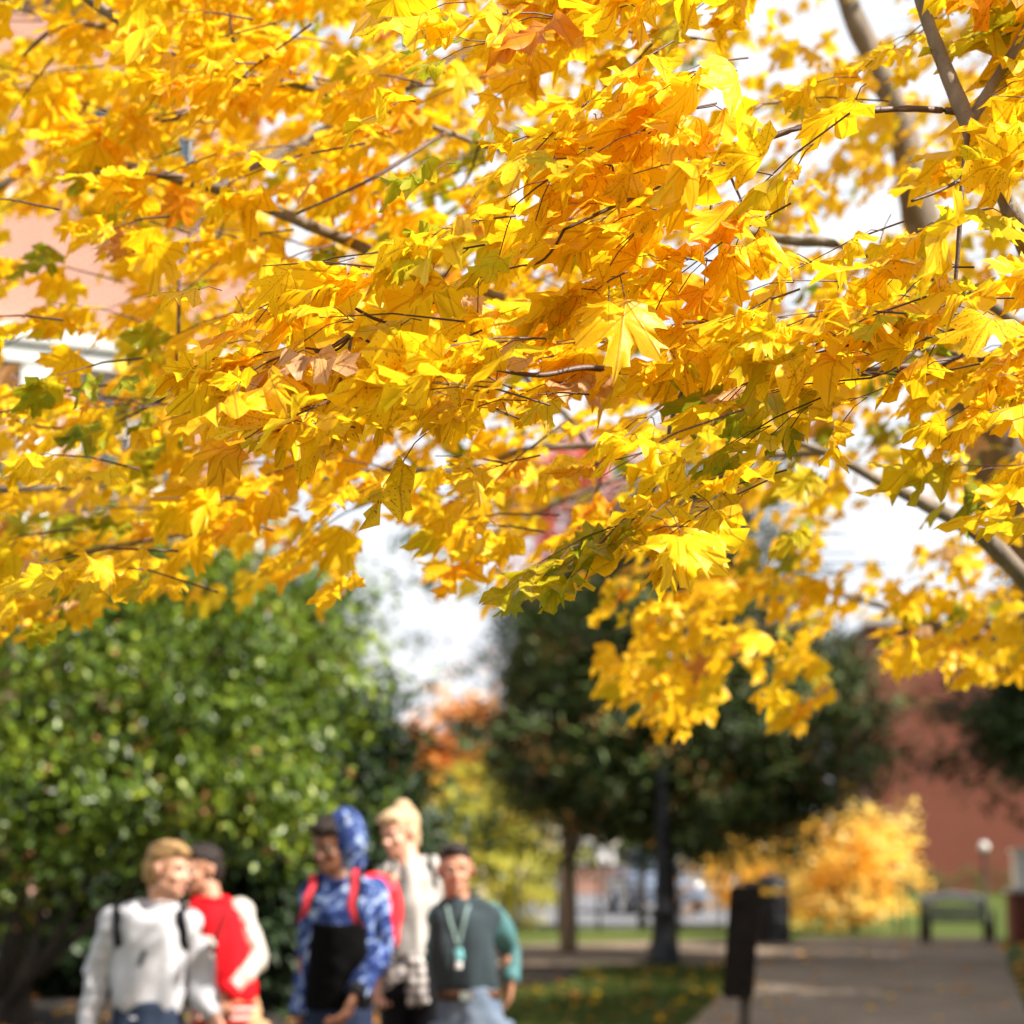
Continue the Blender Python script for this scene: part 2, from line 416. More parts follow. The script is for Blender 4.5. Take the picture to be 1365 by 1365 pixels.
    branch([(150,215,4.3,.006),(225,235,4.3,.012),(310,258,4.3,.013),(400,295,4.2,.013),(455,318,4.2,.0125),(520,345,4.2,.012),(600,372,4.2,.011),(680,400,4.2,.010),(760,420,4.25,.008),(850,440,4.3,.006)])
    branch([(-.98,3.86,3.42,.015,'w'),(-150,120,4.4,.013),(-80,300,4.8,.012),(0,248,4.8,.010),(55,216,4.8,.009),(105,221,4.8,.007),(160,235,4.8,.003)])
    branch([(-.98,3.86,3.42,.016,'w'),(-260,200,4.8,.015),(-120,640,5.4,.013),(0,652,5.2,.009),(80,650,5.2,.008),(170,651,5.2,.006),(150,665,5.1,.005),(60,695,5.0,.003)])
    branch([(1012,575,4.5,.006),(850,590,4.65,.007),(700,600,4.7,.008),(650,620,4.7,.009),(590,628,4.6,.008),(500,626,4.5,.007),(415,641,4.5,.003)])
    branch([(1460,520,3.9,.013),(1340,478,3.5,.009),(1200,492,3.35,.008),(1080,500,3.3,.007),(1010,488,3.25,.006),(930,486,3.2,.0055),(845,496,3.15,.005),(780,490,3.1,.0045),(720,500,3.05,.004),(660,492,3.0,.003),(600,478,2.95,.002)], mat=tw, n=7)
    branch([(1460,520,3.9,.014),(1310,400,4.1,.011),(1130,330,3.9,.010),(1060,322,3.9,.010),(1010,312,3.9,.009),(940,300,3.9,.004)])
    branch([(1460,520,3.9,.012),(1340,490,3.7,.009),(1200,455,3.6,.008),(1130,433,3.6,.007),(1080,420,3.6,.005)])
    branch([(600,478,2.95,.003),(555,483,2.85,.0028),(510,465,2.83,.0025),(470,443,2.8,.0022)], mat=tw, n=6)
    branch([(600,478,2.95,.003),(540,436,2.9,.003),(500,425,2.85,.0026),(455,400,2.82,.0024),(412,374,2.8,.002),(378,352,2.8,.0014)], mat=tw, n=6)
    branch([(1290,180,2.95,.004),(1283,240,2.9,.0038),(1278,320,2.9,.0034),(1272,385,2.9,.0025),(1262,408,2.9,.002)], mat=tw, n=6)
    branch([(1290,235,2.95,.003),(1250,255,2.9,.003),(1215,268,2.88,.002)], mat=tw, n=6)
    branch([(930,486,3.2,.0045),(915,510,3.3,.004),(895,560,3.3,.0035),(885,620,3.25,.003),(862,665,3.2,.0026),(825,700,3.2,.0022),(790,735,3.2,.0015)], mat=tw, n=6)
    branch([(960,205,2.87,.002),(985,260,2.9,.002),(998,290,2.9,.0015)], mat=tw, n=6)
    branch([(940,235,2.85,.002),(948,275,2.85,.002),(940,310,2.85,.003)], mat=tw, n=6)
    branch([(700,403,4.22,.009),(700,500,4.9,.008),(760,560,5.3,.008),(800,640,5.6,.006),(760,730,5.8,.003)])
    branch([(1100,603,4.5,.008),(1000,610,5.4,.009),(900,620,6.0,.009),(820,640,6.0,.008),(700,690,6.0,.006),(600,740,6.0,.003)])
    branch([(310,258,4.3,.005),(262,300,4.1,.0045),(240,360,4.0,.004),(238,440,4.0,.0035),(232,520,4.0,.002)], mat=tw, n=6)
    branch([(415,641,4.5,.004),(300,700,4.6,.0045),(200,720,4.6,.005),(80,740,4.6,.003)])
    NN = np.array(nodes)
    twig = MB(); parts = []
    tmpl = {0: [leaf_template(1,(.5,1.0),j) for j in range(4)], 1: [leaf_template(1,(.55,1.0),j) for j in range(3)], 2: [leaf_template(2,(1.0,),j) for j in range(3)]}
    def leaves_on(shoots, lod, G, thr, size, greens, hang):
        pos, tip, up, sz, tn = [], [], [], [], []
        sh, tws = [], []
        for si, (P, D, L, green, nn) in enumerate(shoots):
            D = Vector(D).normalized(); P = Vector(P)
            end = P + D*L + Vector((0,0,-.25*L*L))
            twr = .0016 if lod == 0 else .0022
            tws.append((P, D, L, end, twr))
            side = D.cross(Vector((0,0,1))); side = side.normalized() if side.length > .1 else Vector((1,0,0))
            for i in range(nn):
                f = (i+.6)/nn; N = P.lerp(end, f)
                for s in (-1, 1):
                    if random.random() < .12: continue
                    pd = (D*random.uniform(.3,.9) + side*s*random.uniform(.4,1.0) + Vector((-.12, 0, random.uniform(-.7,.1)*(.6+hang)))).normalized()
                    pl = random.uniform(.03,.085); b = N + pd*pl
                    t_ = (pd*.75 + Vector((-.62,-.15,-.10-hang+random.uniform(-.45,.25))) + Vector((random.gauss(0,.3),random.gauss(0,.3),0))).normalized()
                    u_ = Vector((random.gauss(-.1,.30), random.gauss(.05,.30+hang*.6), 1.0)).normalized()
                    sh.append((si, N)); pos.append(b); tip.append(t_); up.append(u_); sz.append(size*random.uniform(.58,1.38))
                    g = random.random()
                    tone = random.gauss(.44,.13) if g > .035 else random.uniform(.75,.97)
                    if random.random() < .018: tone = 1.0
                    if green: tone = random.uniform(.0,.26)
                    tn.append(min(max(tone, .20 if not green else 0), 1))
        pos = np.array(pos); tip = np.array(tip); up = np.array(up); sz = np.array(sz); tn = np.array(tn)
        mid = pos + tip*sz[:,None]*.5
        px, py = project(mid); tpx, tpy = project(pos+tip*sz[:,None])
        inside = (px > -60) & (px < 1420) & (py > -60)
        clump = vnoise(pos, 40+lod, 2.6) > (-.62, -.62, -.7)[lod]
        d = dens(G, px, py); keep = RNG.uniform(0,1,len(px)) < np.clip(d/thr, 0, 1)
        keep &= clump | (np.arange(len(px)) < 0)
        if lod > 0: keep &= ~(inside & (np.maximum(py, tpy-8) > low(px) - (25 if lod == 1 else 0)))
        keep &= ~(inside & holes(px, py) & (RNG.uniform(0,1,len(px)) < (.95 if lod else .6)))
        keep &= ~((~inside) & (RNG.uniform(0,1,len(px)) < .72))
        alive = {}
        for i in np.nonzero(keep)[0]:
            si, N = sh[i]; b = Vector(pos[i]); alive[si] = alive.get(si, 0)+1
            if lod == 0: twig.tube([N, N.lerp(b,.5)+Vector((0,0,.006)), b], [.0009,.0008,.0009], 4, caps=False)
        if True:
            for si, cnt in alive.items():
                P, D, L, end, twr = tws[si]
                if cnt < (2, 3, 4)[lod]: continue
                if lod == 2: twr = .0015
                twig.tube([P, P+D*L*.5+Vector((0,0,.02*L)), end], [twr, twr*.8, twr*.4], 5 if lod == 0 else 4 if lod == 1 else 3, caps=False)
                d2 = ((NN-np.array(P))**2).sum(1); k = int(np.argmin(d2)); B = Vector(NN[k]); dd = (B-P).length
                if .04 < dd < .32 and D.dot((P-B).normalized()) > .45 and random.random() < .6:
                    Q = [B.lerp(P, f)+Vector((0,0,-.12*dd*math.sin(math.pi*f)))+D*(.10*dd*(f*f-f)) for f in (0,.12,.25,.37,.5,.62,.75,.87,1)]
                    twig.tube(Q, [twr*1.4]*3+[twr*1.25]*3+[twr*1.1]*2+[twr], 5, caps=False)
        pos, tip, up, sz, tn = pos[keep], tip[keep], up[keep], sz[keep], tn[keep]
        k = RNG.integers(0, len(tmpl[lod]), len(pos))
        for j, T in enumerate(tmpl[lod]):
            q = k == j
            if q.any(): parts.append(scatter_leaves(T, pos[q], tip[q], up[q], sz[q], tn[q], True))
    def sample(n, G, y0, y1, L, x0=-260, x1=1560, t0=-320, t1=1000):
        out = []
        gz_ = [(160,310),(560,310),(900,420),(1110,540),(1225,480),(860,640),(220,500),(230,730),(340,760),(830,700),(130,700),(1330,640),(690,180),(330,320)]
        while len(out) < n:
            px, py = random.uniform(x0,x1), random.uniform(t0,t1)
            d = float(dens(G, np.array([px]), np.array([py]))[0])
            if random.random() > d/9+.0: continue
            if y0 < 3.2 and px > 300 and px < 900 and py > 430 and py < 540: pass
            y = random.uniform(y0, y1)
            base = at(px+random.uniform(0,40), py-random.uniform(0,15), y)
            D = (-random.uniform(.35,1.0), random.uniform(-.75,.55), random.uniform(-.45,.18))
            green = any((px-a)**2+(py-b)**2 < (55 if y0 < 4.9 else 40)**2 for a, b in gz_) and random.random() < .55 or random.random() < .03
            out.append((base, D, random.uniform(*L), green, random.choice((2,3,3,4))))
        return out
    leaves_on(sample(265, G0, 2.62, 3.35, (.08,.22)), 0, G0, 5.0, .088, 0, .05)
    # named sprays that hang lowest
    spec = [((570,560,2.85),(-.1,0,-1),.03,0,1),((905,640,3.2),(-.6,-.2,-.5),.22,1,4),((850,690,3.2),(-.8,-.1,-.35),.18,1,3),((800,735,3.2),(-.5,0,-.8),.03,0,1),
            ((380,470,2.8),(-1,0,-.15),.10,0,2),((440,470,2.8),(-1,-.1,-.05),.16,0,3),((330,380,2.82),(-1,0,-.2),.06,0,1),((520,470,2.82),(-.9,0,-.25),.18,0,4),((470,400,2.8),(-.7,-.2,.1),.06,0,2)]
    leaves_on([(at(*p), D, L, g, n) for p, D, L, g, n in spec], 0, grid('\n'.join([' '.join(['9']*14)]*11)), 1, .088, 0, .1)
    leaves_on(sample(570, G1, 3.45, 5.0, (.10,.30)), 1, G1, 5.0, .078, 0, .15)
    leaves_on(sample(1750, G2, 5.2, 7.6, (.15,.45)), 2, G2, 4.5, .074, 0, .45)
    V, F, A_ = join_np(parts)
    V = V - np.array(bz)
    me = np_mesh('crown', V, F, A_); link('crown', me, mat_maple_leaf(), root)
    place(twig.build('twigs', tw, root, True))
    print('maple leaves tris', len(F))
    return root

def mat_bark(name, a, b, scale):
    t = NT(name); o = t.obj()
    mp = t.n('ShaderNodeMapping', ins={0: o, 3: (1,1,.22)}).outputs[0]
    n1 = t.noise(mp, scale, 6, .65, .4)
    return t.done(t.bsdf(t.ramp(n1, [(.32, a), (.66, b)]), .85, n1, .6, .02))
# ------------------------------------------------------------------ ground, walks, road
def ground_mesh(xs, ys, off=0.0, zf=None):
    X, Y = np.meshgrid(xs, ys); Z = gz(X, Y) + off
    if zf is not None: Z = Z + zf(X, Y)
    V = np.c_[X.ravel(), Y.ravel(), Z.ravel()]; nx, ny = len(xs), len(ys)
    i = np.arange(ny-1)[:,None]*nx + np.arange(nx-1)[None]
    F = np.stack([i, i+1, i+nx+1, i+nx], 2).reshape(-1, 4)
    return V, F
def sheet(name, left, right, mat, off, label=None, nu=8):
    """a band between two ground lines (lists of (x, y)), laid on the ground, with a real thickness at its edges"""
    def dense(l, n=90):
        l = np.array(l, float); d = np.r_[0, np.cumsum(np.hypot(*np.diff(l, axis=0).T))]; t = np.linspace(0, d[-1], n)
        return np.c_[np.interp(t, d, l[:,0]), np.interp(t, d, l[:,1])]
    a, b = dense(left), dense(right); n = len(a); V = []
    for k in range(nu+1):
        p = a + (b-a)*(k/nu); V.append(np.c_[p, gz(p[:,0], p[:,1])+off])
    top = np.concatenate(V); F = []
    for k in range(nu):
        for i in range(n-1): F.append((k*n+i, (k+1)*n+i, (k+1)*n+i+1, k*n+i+1))
    base = len(top); rim = [i for i in range(n)] + [k*n+n-1 for k in range(1, nu+1)] + [nu*n+i for i in range(n-2, -1, -1)] + [k*n for k in range(nu-1, 0, -1)]
    low_ = top[rim].copy(); low_[:,2] -= off+.08
    for i in range(len(rim)):
        j = (i+1) % len(rim); F.append((rim[i], rim[j], base+j, base+i))
    me = bpy.data.meshes.new(name); me.from_pydata(np.r_[top, low_].tolist(), [], F); me.update()
    bm = bmesh.new(); bm.from_mesh(me); bmesh.ops.recalc_face_normals(bm, faces=bm.faces); bm.to_mesh(me); bm.free()
    return tag(link(name, me, mat), kind='structure')

def setting():
    t = NT('lawn soil'); o = t.obj(); n1 = t.noise(o, .35, 5); n2 = t.noise(o, 3.5, 5); n3 = t.noise(o, 26, 3)
    c = t.ramp(n1, [(.3, (.040,.058,.014)), (.55, (.062,.085,.020)), (.75, (.09,.10,.028))])
    c = t.mix(t.math('MULTIPLY', t.math('SUBTRACT', n2, .56), 5, True), c, (.12,.075,.025))
    c = t.mix(t.math('MULTIPLY', n3, .4), c, (.03,.05,.012))
    lawn = t.done(t.bsdf(c, .95, n3, .5, .03, Specular_IOR_Level=.05))
    xs = np.r_[-500,-300,-180,-110,-70,-48, np.arange(-36, 36.1, .75), 48,70,110,180,300,500]
    ys = np.r_[-60,-30,-12,-4, np.arange(0, 80, .75), np.arange(80, 160, 4), 180,220,300,400,600,900]
    V, F = ground_mesh(xs, ys)
    tag(link('ground', np_mesh('ground', V, F), lawn), kind='structure')
    conc = mat_ramp('walk concrete', [(.3, (.155,.117,.084)), (.5, (.205,.157,.115)), (.72, (.26,.205,.155))], 1.1, .95, 6, .25, .01, 30, Specular_IOR_Level=.08)
    sheet('path', [(-2.6,4),(-1.2,10),(.4,16),(1.6,20),(2.55,25.5),(3.0,28.5),(3.4,31),(4.6,36),(5.2,38.5)], [(1.6,4),(2.6,10),(3.7,16),(4.75,20),(5.9,25.5),(6.5,28.5),(7.05,31),(8.1,36),(8.6,38.5)], conc, .03)
    sheet('cross_path', [(-14,27.8),(-6,28.6),(-1,29.3),(1.4,29.9),(2.9,30.0),(3.6,31.0)], [(-14,33.5),(-6,34.6),(-1,35.6),(1.6,36.6),(3.2,37.4),(4.9,37.7)], conc, .024)
    asp = mat_ramp('road asphalt', [(.3, (.11,.115,.13)), (.7, (.16,.165,.18))], 2, .9, Specular_IOR_Level=.1)
    sheet('road', [(-60,46),(-10,44),(2,43.2),(4.6,45),(6,50),(7,60),(8,80)], [(-60,58),(-10,54),(-2,53),(-.8,55),(-.2,60),(.2,66),(.6,80)], asp, .03)
    kerb = mat_plain('kerb stone', (.42,.40,.36), .85)
    sheet('kerb', [(-60,58),(-10,54),(-2,53),(-.8,55),(-.2,60),(.2,66),(.6,80)], [(-60,58.3),(-10,54.3),(-2.1,53.3),(-1.1,55.1),(-.5,60),(-.1,66),(.3,80)], kerb, .15, nu=2)
    pale = mat_plain('pale walk', (.46,.40,.31), .9, .12, 2, Specular_IOR_Level=.1)
    sheet('far_pavement', [(-60,58.3),(-10,54.3),(-2.1,53.3),(-1.1,55.1),(-.5,60),(-.1,66),(.3,80)], [(-60,66),(-10,61),(-5,60),(-4,62),(-3,66),(-2.5,72),(-2,80)], pale, .14, nu=4)
    mulch = mat_ramp('bark mulch', [(.3, (.006,.005,.004)), (.6, (.018,.013,.010)), (.8, (.04,.028,.02))], 9, .95, 6, .9, .05)
    # planted bed on the left, under the evergreens
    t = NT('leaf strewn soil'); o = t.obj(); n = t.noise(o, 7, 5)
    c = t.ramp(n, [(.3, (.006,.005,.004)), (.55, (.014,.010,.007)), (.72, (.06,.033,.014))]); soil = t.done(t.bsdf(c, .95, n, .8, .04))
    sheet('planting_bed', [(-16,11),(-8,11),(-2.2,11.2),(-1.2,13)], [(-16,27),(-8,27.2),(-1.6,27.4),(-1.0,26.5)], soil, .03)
    sheet('mulch_bed', [(-1.0,25.2),(0,25.2),(.5,26.2),(.85,28.0)], [(-1.0,29.4),(-.2,29.4),(.4,29.6),(.88,29.6)], mulch, .05)
    sheet('leafy_verge', [(5.0,18),(6.0,23),(7.2,29),(8.3,34)], [(12,18),(12,23),(12,29),(11,34)], mat_ramp('leafy verge soil', [(.35, (.05,.035,.012)), (.5, (.10,.055,.02)), (.68, (.17,.085,.025)), (.8,(.05,.08,.02))], 4, .95, 6, .8, .04), .035)

def tri_cards(P, dirs, nrm, L, W, tone, taper=.5):
    """narrow folded blades: 6 verts, 4 triangles each"""
    n = len(P); d = dirs/np.linalg.norm(dirs, axis=1, keepdims=True); s = np.cross(d, nrm); s /= np.linalg.norm(s, axis=1, keepdims=True)+1e-9
    u = np.cross(s, d); L = np.asarray(L).reshape(-1,1); W = np.asarray(W).reshape(-1,1)
    V = np.stack([P, P+d*L*.45+s*W+u*W*.25, P+d*L*.45-s*W+u*W*.25, P+d*L*.5-u*W*.15, P+d*L-u*L*.12], 1)
    F = np.array([(0,1,3),(0,3,2),(1,4,3),(3,4,2)])
    FF = (F[None]+(np.arange(n)*5)[:,None,None]).reshape(-1,3)
    return V.reshape(-1,3), FF, {'tone': np.repeat(tone, 5)}

def ground_scatter():
    # short grass on the lawn by the walk
    g = mat_leafy('grass blades', [(0,(.03,.05,.010)),(.6,(.065,.09,.018)),(1,(.13,.12,.04))], .9, .2, .08)
    n = 26000; x = RNG.uniform(-1.2,5,n); y = RNG.uniform(19,30,n)
    lx = np.interp(y, [16,20,25.5,28.5,31], [.4,1.6,2.55,3.0,3.4]); k = (x < lx-.05) & ~((y > 25.9) & (x < .85)); x, y = x[k], y[k]
    d = np.c_[RNG.normal(0,.35,len(x)), RNG.normal(0,.35,len(x)), np.ones(len(x))]
    V, F, A = tri_cards(np.c_[x, y, gz(x,y)-.005], d, np.c_[RNG.normal(size=len(x)), RNG.normal(size=len(x)), np.zeros(len(x))], RNG.uniform(.05,.11,len(x)), RNG.uniform(.004,.008,len(x)), RNG.uniform(0,1,len(x)))
    tag(link('grass', np_mesh('grass', V, F, A), g), 'short dull green grass on the lawn between walk and planting bed', 'grass', kind='stuff')
    # fallen leaves
    T = leaf_template(2,(1.0,),1); P, tp, up, sz, tn = [], [], [], [], []
    def drop(n, x0, x1, y0, y1, off):
        for _ in range(n):
            x, y = random.uniform(x0,x1), random.uniform(y0,y1)
            if x0 == 5.0 and x < float(np.interp(y, [18,20,25.5,28.5,31,36,38.5], [4.3,4.75,5.9,6.5,7.05,8.1,8.6]))+random.gauss(.1,.12): continue
            P.append((x, y, gzf(x,y)+off+random.uniform(.0,.03))); tp.append((random.gauss(0,1), random.gauss(0,1), random.gauss(0,.15))); up.append((random.gauss(0,.3),random.gauss(0,.3),1)); sz.append(random.uniform(.07,.13)); tn.append(random.choice((.55,.8,.9,.93,.95,.96)))
    drop(1500, 5.0, 11, 18, 36, .04); drop(260, -1.5, 3, 18, 30, .015); drop(80, 1.5, 7, 18, 36, .035); drop(900, -9, -1, 12, 26, .04)
    V, F, A = scatter_leaves(T, np.array(P), np.array(tp), np.array(up), np.array(sz), np.array(tn))
    tag(link('fallen_leaves', np_mesh('fallen_leaves', V, F, A), bpy.data.materials['maple leaf']), 'fallen brown and yellow leaves strewn over verge, lawn and bed', 'fallen leaves', kind='stuff')

# ------------------------------------------------------------------ trees
def crown_points(clumps, n, rng):
    """clumps: (x,y,z, rx,ry,rz, weight). Sub-clumps near the surface, then faces round each"""
    w = np.array([c[6] for c in clumps], float); w /= w.sum(); out = []; ctr = []
    k = rng.choice(len(clumps), n, p=w); C = np.array([c[:6] for c in clumps])[k]
    d = rng.normal(size=(n,3)); d /= np.linalg.norm(d, axis=1, keepdims=True)
    r = rng.uniform(.25,1,n)**.45
    return C[:,:3] + d*C[:,3:6]*r[:,None], d
def leafy_crown(name, root, clumps, nsub, per, spread, L, W, mat, tone=(.5,.2), droop=.2, out=.8, seed=1, flat=.55):
    rng = np.random.default_rng(seed)
    S, D = crown_points(clumps, nsub, rng)
    n = nsub*per; S2 = np.repeat(S, per, 0); D2 = np.repeat(D, per, 0)
    rag = rng.exponential(1.0, nsub)*(rng.uniform(0,1,nsub) < .45)*spread*2.2
    S2 = S2 + D2*np.repeat(rag, per)[:,None]*np.array([1,1,.6])
    off = rng.normal(size=(n,3))*spread; off[:,2] *= flat
    P = S2+off
    dirs = D2*out*1.2 + np.repeat(rng.normal(size=(nsub,3)), per, 0)*.45 + rng.normal(size=(n,3))*.5 + np.array([0,0,-droop])
    nrm = D2*.5 + rng.normal(size=(n,3))*.6 + np.array([0,0,.9])
    st = np.repeat(rng.normal(tone[0], tone[1], nsub), per) + rng.normal(0,.12,n)
    V, F, A = tri_cards(P, dirs, nrm, rng.uniform(.6,1.3,n)*L, rng.uniform(.7,1.2,n)*W, np.clip(st,0,1))
    me = np_mesh('crown', V-np.array(root.location), F, A)
    return link('crown', me, mat, root), S
def limbs(root, trunk_pts, targets, r0, mat, r1=.02, lift=.3, seed=3, name='limb'):
    rr = random.Random(seed)
    b = Vector(root.location)
    for T in targets:
        T = Vector(T); k = rr.uniform(.25,.9); i = k*(len(trunk_pts)-1); j = int(i); f = i-j
        A_ = Vector(trunk_pts[j]).lerp(Vector(trunk_pts[min(j+1, len(trunk_pts)-1)]), f)
        mid = A_.lerp(T, .5) + Vector((rr.uniform(-.15,.15), rr.uniform(-.15,.15), lift*(T-A_).length*.3))
        m = MB(); m.tube([A_-b, A_.lerp(mid,.6)-b, mid-b, mid.lerp(T,.55)-b, T-b], [r0, r0*.75, r0*.55, r0*.35, r1], 7)
        m.build(name, mat, root, True)
def simple_tree(kind, label, x, y, H, clumps, crown, trunk_r, bark, nl=6, group=None, cat='tree', lean=0, trunk_top=.75):
    """clumps relative to the tree's foot"""
    z = gzf(x, y); root = empty(kind, (x,y,z), 0, label, cat, group)
    tp = [(x,y,z-.1),(x+lean*.3,y,z+H*.25),(x+lean*.7,y,z+H*.5),(x+lean,y,z+H*trunk_top)]
    m = MB(); m.tube([Vector(p)-Vector((x,y,z)) for p in tp], [trunk_r*1.25, trunk_r, trunk_r*.75, trunk_r*.35], 12); m.build('trunk', bark, root, True)
    cl = [(x+c[0], y+c[1], z+c[2], *c[3:]) for c in clumps]
    nsub, per, spread, L, W, mat, tone, droop = crown[:8]
    o, S = leafy_crown('crown', root, cl, nsub, per, spread, L, W, mat, tone, droop, seed=int(abs(x)*10+y))
    rs = random.Random(int(y)); pick = rs.sample(range(len(S)), min(nl, len(S)))
    if nl: limbs(root, tp[1:], [tuple(S[i]) for i in pick], trunk_r*.4, bark, .012, seed=int(y))
    return root

def plants():
    dark_bark = mat_bark('dark bark', (.018,.013,.010), (.06,.044,.032), 14)
    pale_bark = mat_bark('pale bark', (.22,.15,.09), (.42,.31,.20), 12)
    holly = mat_leafy('glossy evergreen leaf', [(0,(.025,.045,.008)),(.35,(.065,.115,.010)),(.65,(.16,.24,.016)),(.88,(.32,.38,.03)),(.965,(.30,.36,.04)),(.985,(.35,.15,.05)),(1,(.48,.22,.10))], .36, .24, .42)
    pine = mat_leafy('dark conifer needles', [(0,(.014,.020,.005)),(.5,(.030,.050,.010)),(.82,(.08,.125,.022)),(.93,(.11,.14,.03)),(1,(.20,.09,.025))], .55, .10, .3)
    yew = mat_leafy('dull evergreen leaf', [(0,(.010,.020,.007)),(.6,(.022,.045,.012)),(1,(.05,.09,.018))], .5, .12, .3)
    willow = mat_leafy('yellow green leaf', [(0,(.40,.44,.08)),(.6,(.62,.60,.12)),(1,(.78,.58,.10))], .6, .5, .2)
    orange = mat_leafy('orange leaf', [(0,(.72,.28,.07)),(.5,(.86,.42,.09)),(1,(.92,.58,.18))], .6, .4, .2)
    gold = mat_leafy('gold leaf', [(0,(.85,.45,.06)),(.5,(.94,.68,.14)),(1,(.96,.80,.38))], .6, .45, .2)
    red = mat_leafy('red leaf', [(0,(.45,.04,.03)),(1,(.70,.16,.07))], .6, .4, .2)
    pink = mat_leafy('faded pink leaf', [(0,(.35,.15,.12)),(1,(.6,.35,.28))], .7, .3, .2)
    # big glossy evergreen behind the walkers; centre of the mass left of the frame
    def mass(cl): return [(c[0], c[1], c[2], c[3], c[4], c[5], c[6]) for c in cl]
    def P(px, py, y): v = at(px, py, y); return (v.x, v.y, v.z)
    x, y = -3.75, 16.6; z = gzf(x,y); root = empty('glossy_evergreen', (x,y,z), 0, 'big glossy leaved evergreen sunlit on the left behind the walkers', 'tree')
    cl = [(*P(120,930,16.6), .95,1.1,.85, 2), (*P(-60,900,16.8), 1.2,1.2,1.1, 2), (*P(260,900,16.6), .75,.9,.8, 1.6), (*P(350,860,16.9), .55,.8,.55, 1.0), (*P(80,1060,16.0), .9,.9,.55, 1.4), (*P(250,1055,16.1), .68,.8,.5, 1.1),
          (*P(-60,1090,16.2), 1.0,1.0,.7, 1.2), (*P(200,780,17.0), .8,1.0,.6, 1.2), (*P(20,760,17.2), 1.2,1.2,.8, 1.5), (*P(385,1090,16.1), .28,.3,.16, .22), (*P(330,980,16.4), .6,.7,.6, .9), (*P(-300,950,16.8), 1.3,1.5,1.6, 2), (*P(415,800,17.2),.30,.5,.28,.35),(*P(300,760,17.2),.5,.6,.4,.5),(*P(420,900,17.0),.35,.5,.3,.35)]
    leafy_crown('crown', root, mass(cl), 2300, 22, .12, .085, .025, holly, (.46,.24), .1, .5, 21, .8)
    tr = [(x,y,z-.1),(x-.05,y,z+.5),(x-.1,y+.1,z+1.1),(x-.1,y+.1,z+2.4)]
    b = Vector((x,y,z)); m = MB(); m.tube([Vector(q)-b for q in tr], [.16,.12,.10,.05], 12); m.build('trunk', dark_bark, root, True)
    for (a, c, d) in [((20,1330),(75,1250),(130,1150)), ((10,1340),(45,1270),(60,1180)), ((0,1330),(-40,1230),(-90,1120)), ((50,1300),(150,1200),(240,1120)), ((0,1320),(20,1230),(20,1130))]:
        m = MB(); m.tube([at(a[0],a[1],16.3)-b, at(c[0],c[1],16.2)-b, at(d[0],d[1],16.3)-b], [.045,.033,.018], 8); m.build('limb', dark_bark, root, True)
    # darker evergreen behind it
    x, y = -1.55, 21.5; z = gzf(x,y)
    simple_tree('dark_evergreen', 'dark evergreen in shade right of the big glossy one, behind the hooded walker', x, y, 4.0,
        [(-.6,0,2.9,.65,.8,.8,1.3),(.05,0,2.3,.55,.7,.7,1.0),(-.1,0,1.6,.85,.9,.7,1.4),(-.9,-.2,1.9,.8,.9,1.0,1.3),(.1,0,1.15,.5,.6,.5,.7),(-.75,0,3.6,.5,.6,.5,.6),(-.6,-.3,.8,.9,.8,.6,1.0)],
        (1100, 20, .14, .17, .035, yew, (.5,.22), .3), .12, dark_bark, 8)
    # tall backing evergreens left, out of sight behind the leaves
    simple_tree('dark_evergreen', 'tall dark evergreen at the far left edge behind the glossy one', -8.2, 24, 6.5, [(0,0,3.5,2.0,1.8,2.6,2),(.9,0,2,1.6,1.5,1.5,1)], (360, 18, .25, .2, .035, yew, (.6,.2), .2), .2, dark_bark, 6)
    # the big conifer behind the lamp
    x, y = 2.32, 32.2; z = gzf(x,y)
    simple_tree('conifer', 'big dark conifer with fanned low branches right behind the lamp post', x, y, 7.6,
        [(.1,0,3.7,2.4,2.2,1.3,2.8),(0,0,5.0,1.95,1.9,1.25,2.2),(0,-.2,2.6,2.3,2.1,.7,2.0),(1.9,-.2,3.2,1.25,1.3,.8,1.2),(-1.15,-.3,3.9,.95,1.2,1.1,1.2),(.3,0,6.3,1.3,1.3,1.0,1.0),(.1,-.3,1.95,1.7,1.6,.45,.9),(2.0,0,4.2,.9,1.0,.6,.6),(-.7,-.4,3.0,1.25,1.2,.75,1.1)],
        (2100, 40, .19, .22, .022, pine, (.58,.24), -.05), .12, dark_bark, 18)
    x, y = .87, 33.6
    simple_tree('conifer', 'slim conifer on a pale sunlit trunk left of the lamp post', x, y, 6.0,
        [(-.1,0,3.35,.88,.9,.65,1.2),(0,0,4.2,.75,.8,.65,.9),(0,0,5.0,.7,.7,.6,.6),(0,0,2.7,.75,.8,.3,.6)], (800, 38, .16, .21, .022, pine, (.5,.2), 0), .115, pale_bark, 7)
    x, y = 8.7, 29.0
    simple_tree('conifer', 'dark conifer reaching in at the right edge in front of the brick wall', x, y, 7.5,
        [(0,0,3.5,2.3,2.0,.75,2),(-.7,0,3.1,1.7,1.5,.5,1.3),(0,0,4.6,1.9,1.8,1.1,1.8),(.2,0,6,1.2,1.2,1.0,1.0)], (1150, 38, .18, .22, .022, pine, (.45,.2), 0), .17, dark_bark, 10)
